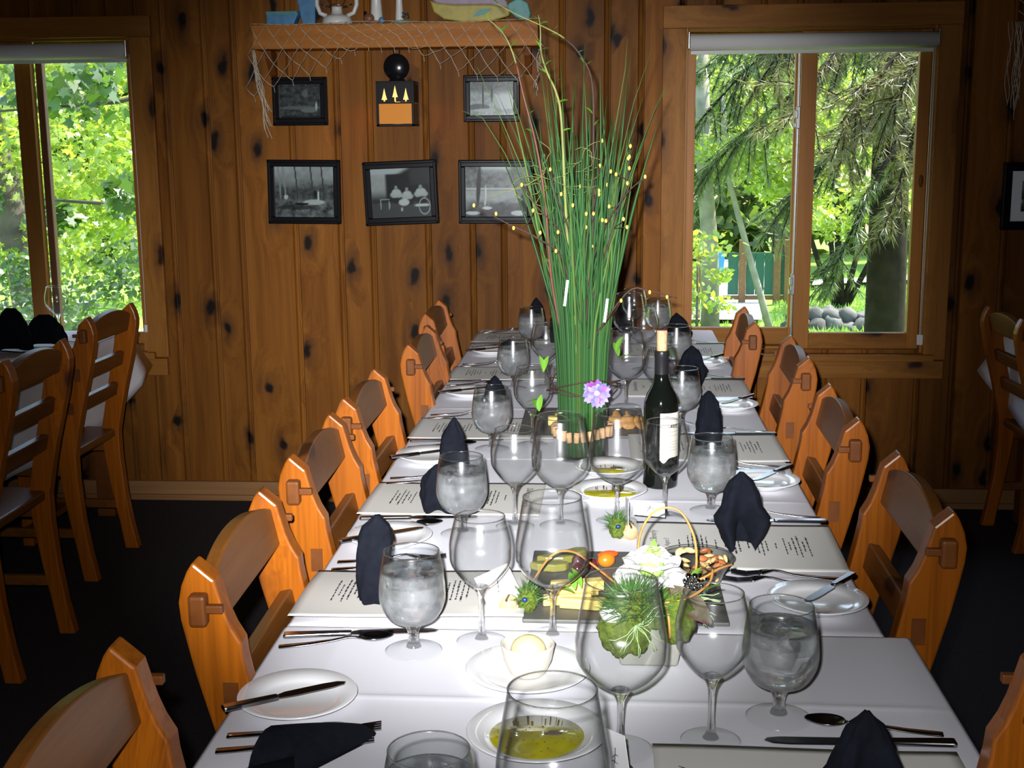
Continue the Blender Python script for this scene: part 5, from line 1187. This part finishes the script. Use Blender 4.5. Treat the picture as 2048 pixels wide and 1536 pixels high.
gA.put((-2.16, 4.90, LZ), .3, 'empty wine glass on the left side table, against the window', 'white wine glasses', 1.0)
for x, y, h, w, lb, sd in ((-2.17, 4.52, .155, 1.5, 'black folded napkin on the left side table, next to the wine glass', 51), (-2.36, 4.62, .16, 2.4, 'wide black napkin fan at the left edge of the picture', 53), (-2.10, 4.64, .115, 1.7, 'black napkin corner trailing toward the chair at the left side table', 55)):
    o = napkin('folded_napkin', h, [(0, .05*w), (.25, .048*w), (.6, .040*w), (.85, .026*w), (1, .012*w)], PIL_D, .3, sd, (.0, 0)); o.location = (x, y, LZ+.006); tag(o, lb, 'napkin', 'napkins on the left side table')
pl.put((-2.25, 4.30, LZ), 0, 'white plate on the left side table under the bread', 'bread plates'); solo('bread_slice', MB().prism([(-.04, -.03), (.04, -.03), (.045, .015), (.03, .035), (-.03, .035), (-.045, .015)], lambda p, q, s_: (p, q, s_), 0, .018), M['cracker'], 'toasted bread slice on the plate of the left side table', 'bread', (-2.255, 4.30, LZ+.009), .4, bevel=.005)
frk.put((-1.99, 4.72, LZ+.001), 2.9, 'steel fork near the edge of the left side table', 'table forks'); kn.put((-2.02, 4.44, LZ+.001), 2.8, 'steel knife near the edge of the left side table', 'table knives')
# nearest right corner: small dessert plate etc. are outside the frame
# ------------------------------------------------------------ outdoors
def ground_z(x, y): return -.5-.058*(y-8)+.04*max(0, x-2.5)*max(0, min(1, (y-15)/6))
gm = MB()
gm.grid(lambda u, v: (-40+90*u, WY+.3+60*v, ground_z(-40+90*u, WY+.3+60*v)+.05*noise.noise(Vector((u*14, v*14, 0)))), 70, 60)
o = gm.build('lawn', M['lawn']); o['kind'] = 'structure'
def pathx(y): return 1.75+.118*(y-18.5)
pm_ = MB(); pm_.grid(lambda u, v: (pathx(18+22*v)+(u-.5)*(1.0+.5*v), 18+22*v, ground_z(pathx(18+22*v), 18+22*v)+.06), 6, 24)
o = pm_.build('gravel_path', M['path']); o['kind'] = 'structure'
pm_ = MB(); pm_.grid(lambda u, v: (2.2+8*u, 25+1.6*v+.25*u*4, ground_z(2.2+8*u, 25+1.6*v)+.07), 16, 4)
o = pm_.build('gravel_drive', M['path']); o['kind'] = 'structure'
n = 30000; gx = RNG.uniform(0, 9, n); gy = RNG.uniform(13, 30, n); gz = np.array([ground_z(a, b) for a, b in zip(gx, gy)])
hgt = RNG.uniform(.05, .13, n); an = RNG.uniform(0, 6.28, n); w = .018
V = np.stack([np.stack([gx-w*np.cos(an), gy-w*np.sin(an), gz], 1), np.stack([gx+w*np.cos(an), gy+w*np.sin(an), gz], 1), np.stack([gx+RNG.normal(0, .04, n), gy+RNG.normal(0, .04, n), gz+hgt], 1)], 1)
keep = ~(((np.abs(gx-pathx(gy)) < .7) & (gy > 17.5)) | ((gy > 24.7) & (gy < 27.4)))
V = V[keep].reshape(-1, 3); o = np_mesh('lawn_blades', V, np.arange(len(V)).reshape(-1, 3), leafmat('grass_blades', (.22, .36, .06), (.24, .40, .05), .4)); tag(o, 'short sunlit grass of the lawn beyond the right-hand window', 'grass', kind='stuff')

def leafcloud(name, centers, radii, n, size, mat, parent, maple=False, droop=.3, seed=1):
    R = np.random.default_rng(seed); C = np.asarray(centers, float); S = np.asarray(radii, float); k = R.integers(0, len(C), n)
    d = R.normal(size=(n, 3)); d /= np.linalg.norm(d, axis=1)[:, None]; P = C[k]+d*S[k]*(R.random(n)[:, None]**.45)
    nrm = R.normal(size=(n, 3))*.75+np.array([0, -.35, .75]); nrm /= np.linalg.norm(nrm, axis=1)[:, None]
    a = R.normal(size=(n, 3)); a[:, 2] -= droop; a -= nrm*(a*nrm).sum(1)[:, None]; a /= np.linalg.norm(a, axis=1)[:, None]; b = np.cross(nrm, a)
    s = size*R.uniform(.6, 1.35, n)
    if maple: shp = np.array([(-.5, 0, 0), (-.28, .30, .03), (-.42, .62, .02), (-.02, .42, 0), (.22, .56, -.02), (.20, .22, 0), (.66, 0, -.05), (.20, -.22, 0), (.22, -.56, -.02), (-.02, -.42, 0), (-.42, -.62, .02), (-.28, -.30, .03)])
    else: shp = np.array([(-.5, 0, 0), (-.1, .26, .04), (.25, .20, .02), (.55, 0, -.04), (.25, -.20, .02), (-.1, -.26, .04)])
    V = P[:, None, :]+s[:, None, None]*(shp[None, :, 0:1]*a[:, None, :]+shp[None, :, 1:2]*b[:, None, :]+shp[None, :, 2:3]*nrm[:, None, :])
    m = len(shp); o = np_mesh(name, V.reshape(-1, 3), np.arange(n*m).reshape(n, m), mat, parent); o['kind'] = 'stuff'; return o
def trunk(path, r0, r1, mat, parent, name='trunk', nz=10):
    m = MB(); P = [Vector(p) for p in path]; rad = [r0+(r1-r0)*i/(len(P)-1) for i in range(len(P))]; return m.tube(P, rad, nz).build(name, mat, parent)
def tree(name, base, lb, path, r0, r1, bark, clouds, n, size, mat, seed, maple=False, branches=()):
    base = (base[0], base[1], ground_z(*base[:2])+.03)
    t = tag(empty(name, base), lb, 'tree', 'trees outside the windows'); bx = Vector(base)
    path = [base]+list(path)
    trunk([Vector(p)-bx for p in path], r0, r1, bark, t)
    for br in branches: trunk([Vector(p)-bx for p in br], .025, .008, bark, t, 'branch', 6)
    if n: leafcloud('foliage', [Vector(c[:3])-bx for c in clouds], [c[3:] for c in clouds], n, size, mat, t, maple, seed=seed)
    return t
rg = random.Random(21)
def cl(x0, x1, y0, y1, z0, z1, k, r0, r1):
    out = []
    for i in range(k): r = rg.uniform(r0, r1); out.append((rg.uniform(x0, x1), rg.uniform(y0, y1), rg.uniform(z0, z1), r, r, r*.6))
    return out
# left window: maples
tree('maple_tree', (-5.0, 11.0), 'leaning grey-trunked maple at the far left of the left-hand window', [(-5.15, 11, .6), (-5.40, 11, 1.9), (-5.8, 11.1, 4.5)], .17, .11, M['bark'], cl(-6.6, -4.0, 10.6, 12.5, .2, 4.2, 24, .35, .7), 9000, .058, M['maple'], 2, True, [[(-5.3, 11, 1.4), (-4.6, 10.6, 1.9), (-4.1, 10.4, 2.0)]])
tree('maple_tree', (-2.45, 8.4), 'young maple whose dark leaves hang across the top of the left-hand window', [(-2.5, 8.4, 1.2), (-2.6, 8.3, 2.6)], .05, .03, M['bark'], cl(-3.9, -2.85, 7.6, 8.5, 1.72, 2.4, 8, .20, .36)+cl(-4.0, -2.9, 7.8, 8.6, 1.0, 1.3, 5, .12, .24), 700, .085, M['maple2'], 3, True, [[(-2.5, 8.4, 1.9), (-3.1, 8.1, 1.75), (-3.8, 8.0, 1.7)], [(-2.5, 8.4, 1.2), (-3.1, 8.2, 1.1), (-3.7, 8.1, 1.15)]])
tree('maple_tree', (-8.2, 16.2), 'sunlit broad maple filling the middle of the left-hand window', [(-8.1, 16.2, 2.5), (-8.3, 16.2, 6)], .14, .09, M['bark'], cl(-9.0, -4.8, 14.2, 17, .5, 4.5, 30, .5, 1.0), 18000, .080, M['maple'], 4, True)
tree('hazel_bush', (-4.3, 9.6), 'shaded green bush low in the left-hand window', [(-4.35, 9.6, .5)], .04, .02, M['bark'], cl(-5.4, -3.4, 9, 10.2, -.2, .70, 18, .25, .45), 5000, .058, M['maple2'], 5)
tree('hazel_bush', (-9.5, 21), 'distant bright hedge behind the maples on the left', [(-9.5, 21, 2)], .1, .05, M['bark'], cl(-15, -5.5, 20, 23, -1.2, 4.5, 36, .9, 1.6), 16000, .14, M['maple'], 6)
# right window: pine with drooping boughs
def pine_bough(t, base, p0, p1, n_tw, Lt, seed, mat, droop=.35, nn=95):
    R = np.random.default_rng(seed); p0, p1 = np.array(p0, float), np.array(p1, float); bx = np.array(base)
    path = [p0+(p1-p0)*u+np.array([0, 0, -droop*u*u]) for u in np.linspace(0, 1, 8)]
    MB().tube([Vector(p-bx) for p in path], [.022-.018*i/7 for i in range(8)], 5).build('bough', M['darkbark'], t)
    V = []; tw = MB()
    for k in range(n_tw):
        u = R.uniform(.12, 1); c = p0+(p1-p0)*u+np.array([0, 0, -droop*u*u]); d = (p1-p0)/np.linalg.norm(p1-p0)*.6+R.normal(0, .40, 3)+np.array([0, 0, -.65]); d /= np.linalg.norm(d); L = Lt*R.uniform(.5, 1.1)
        e = c+d*L; tw.tube([Vector(c-bx), Vector((c+e)/2-bx+np.array([0, 0, .02])), Vector(e-bx)], .003, 3)
        for q in range(nn):
            s = R.random(); b = c+d*L*s; nd = d*.75+R.normal(0, .5, 3)+np.array([0, 0, -.2]); nd /= np.linalg.norm(nd); ln = R.uniform(.05, .11); side = np.cross(nd, R.normal(0, 1, 3)); side /= np.linalg.norm(side)+1e-9
            V += [b-side*.0034, b+side*.0034, b+nd*ln]
    tw.build('twigs', M['darkbark'], t)['kind'] = 'stuff'
    V = np.array(V)-bx; o = np_mesh('needles', V, np.arange(len(V)).reshape(-1, 3), mat, t); o['kind'] = 'stuff'
base = (1.90, 8.8, ground_z(1.9, 8.8)); pt = tag(empty('pine_tree', base), 'big dark-trunked pine close outside the right-hand window', 'tree', 'trees outside the windows')
trunk([(0, 0, 0), (.0, 0, .8), (-.01, 0, 1.8), (.0, .02, 2.9), (.02, 0, 5)], .145, .10, M['darkbark'], pt, nz=14)
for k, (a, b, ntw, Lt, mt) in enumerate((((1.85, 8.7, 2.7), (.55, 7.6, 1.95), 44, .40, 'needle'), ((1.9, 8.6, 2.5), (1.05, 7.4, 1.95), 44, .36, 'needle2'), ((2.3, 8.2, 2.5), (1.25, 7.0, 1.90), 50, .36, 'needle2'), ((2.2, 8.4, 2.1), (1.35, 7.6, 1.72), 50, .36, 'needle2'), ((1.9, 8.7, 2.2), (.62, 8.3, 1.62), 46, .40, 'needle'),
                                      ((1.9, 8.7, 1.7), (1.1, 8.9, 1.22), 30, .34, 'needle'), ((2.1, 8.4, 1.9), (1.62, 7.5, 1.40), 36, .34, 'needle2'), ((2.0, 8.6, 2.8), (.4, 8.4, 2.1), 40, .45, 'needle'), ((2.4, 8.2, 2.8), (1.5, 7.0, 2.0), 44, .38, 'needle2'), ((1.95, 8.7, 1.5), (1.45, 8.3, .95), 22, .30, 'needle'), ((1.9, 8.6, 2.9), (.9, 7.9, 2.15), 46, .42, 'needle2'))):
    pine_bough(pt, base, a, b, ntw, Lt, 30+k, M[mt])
tree('birch_tree', (1.34, 16.3), 'pale birch trunk at the left edge of the right-hand window', [(1.32, 16.3, .1), (1.22, 16.3, 1.2), (1.15, 16.3, 3)], .125, .08, M['palebark'], cl(.6, 2.9, 15.4, 17.4, .45, 3.2, 26, .3, .6), 6000, .085, M['maple'], 7)
tree('birch_tree', (2.07, 16.0), 'thin leaning birch sapling in the right-hand window', [(1.93, 16, -.45), (1.76, 16, .1), (1.5, 16, 1.0), (1.4, 16, 2.0)], .05, .03, M['palebark'], cl(1.2, 2.6, 15.4, 16.6, .55, 2.2, 9, .25, .45), 1600, .08, M['maple'], 8)
t = tree('hazel_bush', (3.70, 20.3), 'many-stemmed bush on the lawn in the right-hand sash', [(3.62, 20.3, -.2), (3.5, 20.3, 1.2)], .07, .04, M['darkbark'], cl(2.7, 4.9, 19.4, 21.2, .10, 2.6, 24, .35, .7), 6000, .10, M['maple'], 9)
for dx in (-.5, -.2, .25, .55): trunk([(dx*.15, 0, 0), (dx*.75, 0, .7), (dx*1.5, 0, 1.8)], .055, .03, M['darkbark'], t, 'stem', 7)
tree('maple_tree', (4.2, 31), 'wide bright maple far behind the lawn on the right', [(4.2, 31, 4)], .25, .15, M['bark'], cl(.5, 5.2, 29.5, 33, .7, 6.0, 40, .8, 1.5), 12000, .20, M['maple'], 10, True)
tree('maple_tree', (8.2, 34), 'distant maple at the right end of the lawn', [(8.2, 34, 4)], .25, .15, M['bark'], cl(5.2, 11.5, 33, 36, .9, 7.0, 34, 1.0, 1.7), 10000, .24, M['maple'], 12, True)
tree('hazel_bush', (1.02, 14.2), 'leafy shoots low at the left of the right-hand window', [(1.02, 14.2, .1)], .02, .01, M['bark'], cl(.78, 1.35, 13.9, 14.6, -.55, .45, 9, .14, .3), 420, .09, M['maple'], 13)
for k, (x, w_) in enumerate(((-24, 5), (-15, 5), (-6, 4.5), (1.5, 4.5), (8, 4.5), (16, 5))):
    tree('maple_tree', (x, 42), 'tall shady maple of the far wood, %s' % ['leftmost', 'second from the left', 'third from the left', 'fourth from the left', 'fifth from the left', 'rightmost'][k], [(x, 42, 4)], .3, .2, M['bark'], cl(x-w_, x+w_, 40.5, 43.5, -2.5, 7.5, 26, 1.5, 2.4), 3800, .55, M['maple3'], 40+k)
# dry stone edging
rw = tag(empty('stone_edging', (3.15, 16.9, ground_z(3.1, 16.9)-.02)), 'low edging of rounded grey boulders along the lawn', 'stone wall')
R_k = random.Random(6)
def boulder(seed, r):
    m = MB(); vs = []; n, k = 12, 8
    for j in range(k+1):
        ph = PI*j/k
        for i in range(n):
            a = 2*PI*i/n; d = Vector((math.sin(ph)*math.cos(a), math.sin(ph)*math.sin(a), math.cos(ph))); q = 1+.45*noise.noise(d*1.4+Vector((seed*3.3, 0, 0))); vs.append((r[0]*d.x*q, r[1]*d.y*q, r[2]*d.z*q))
    return m.add(vs, [(j*n+i, (j+1)*n+i, (j+1)*n+(i+1) % n, j*n+(i+1) % n) for j in range(k) for i in range(n)], True)
for row in range(2):
    for i in range(8-row*2):
        boulder(row*20+i, (R_k.uniform(.10, .24), .15, R_k.uniform(.08, .17))).build('boulder', M['rock'], rw, (-.62+.21*i+.05*row+R_k.uniform(-.05, .05), .15*row+R_k.uniform(-.05, .05), .05+.13*row), (0, 0, R_k.random()*6))
# green shelter on brown posts
sh_ = tag(empty('garden_shelter', (2.52, 21.5, ground_z(2.5, 21.5))), 'green-boarded shelter on brown posts beyond the lawn', 'shelter')
for x in (-.24, .33, .5): MB().box((x, 0, .55), (.11, .11, 1.1)).build('post', M['post'], sh_)
for x0, x1 in ((-.48, -.30), (-.18, .27), (.39, .45)):
    n_ = max(1, int((x1-x0)/.14))
    for k in range(n_): a = x0+(x1-x0)*k/n_; MB().box((a+(x1-x0)/n_/2, 0, .54), ((x1-x0)/n_-.008, .04, .70)).build('board', M['shed'], sh_)
MB().box((0, 0, .14), (1.1, .06, .07)).build('rail', M['post'], sh_)
ps = tag(empty('play_frame', (1.18, 18.2, ground_z(1.2, 18.2))), 'orange and brown wooden play frame at the window edge', 'frame')
for x in (-.10, .14): MB().box((x, 0, .65), (.06, .06, 1.3)).build('post', M['post'], ps)
om = simple('orange_slat', (.75, .22, .03), .6)
for z in (.95, 1.06, 1.17): MB().box((-.03, -.04, z), (.36, .02, .04)).build('slat', om, ps)
solo('blue_tarpaulin', MB().prism([(-.07, 0), (.08, .02), (.10, .30), (-.03, .36)], lambda p, q, s_: (p, s_, q), -.03, .03), simple('bright_blue_cloth', (.06, .32, .75), .7), 'small bright blue cloth hanging beyond the birch', 'cloth', (1.62, 18.6, -.45), bevel=.01)
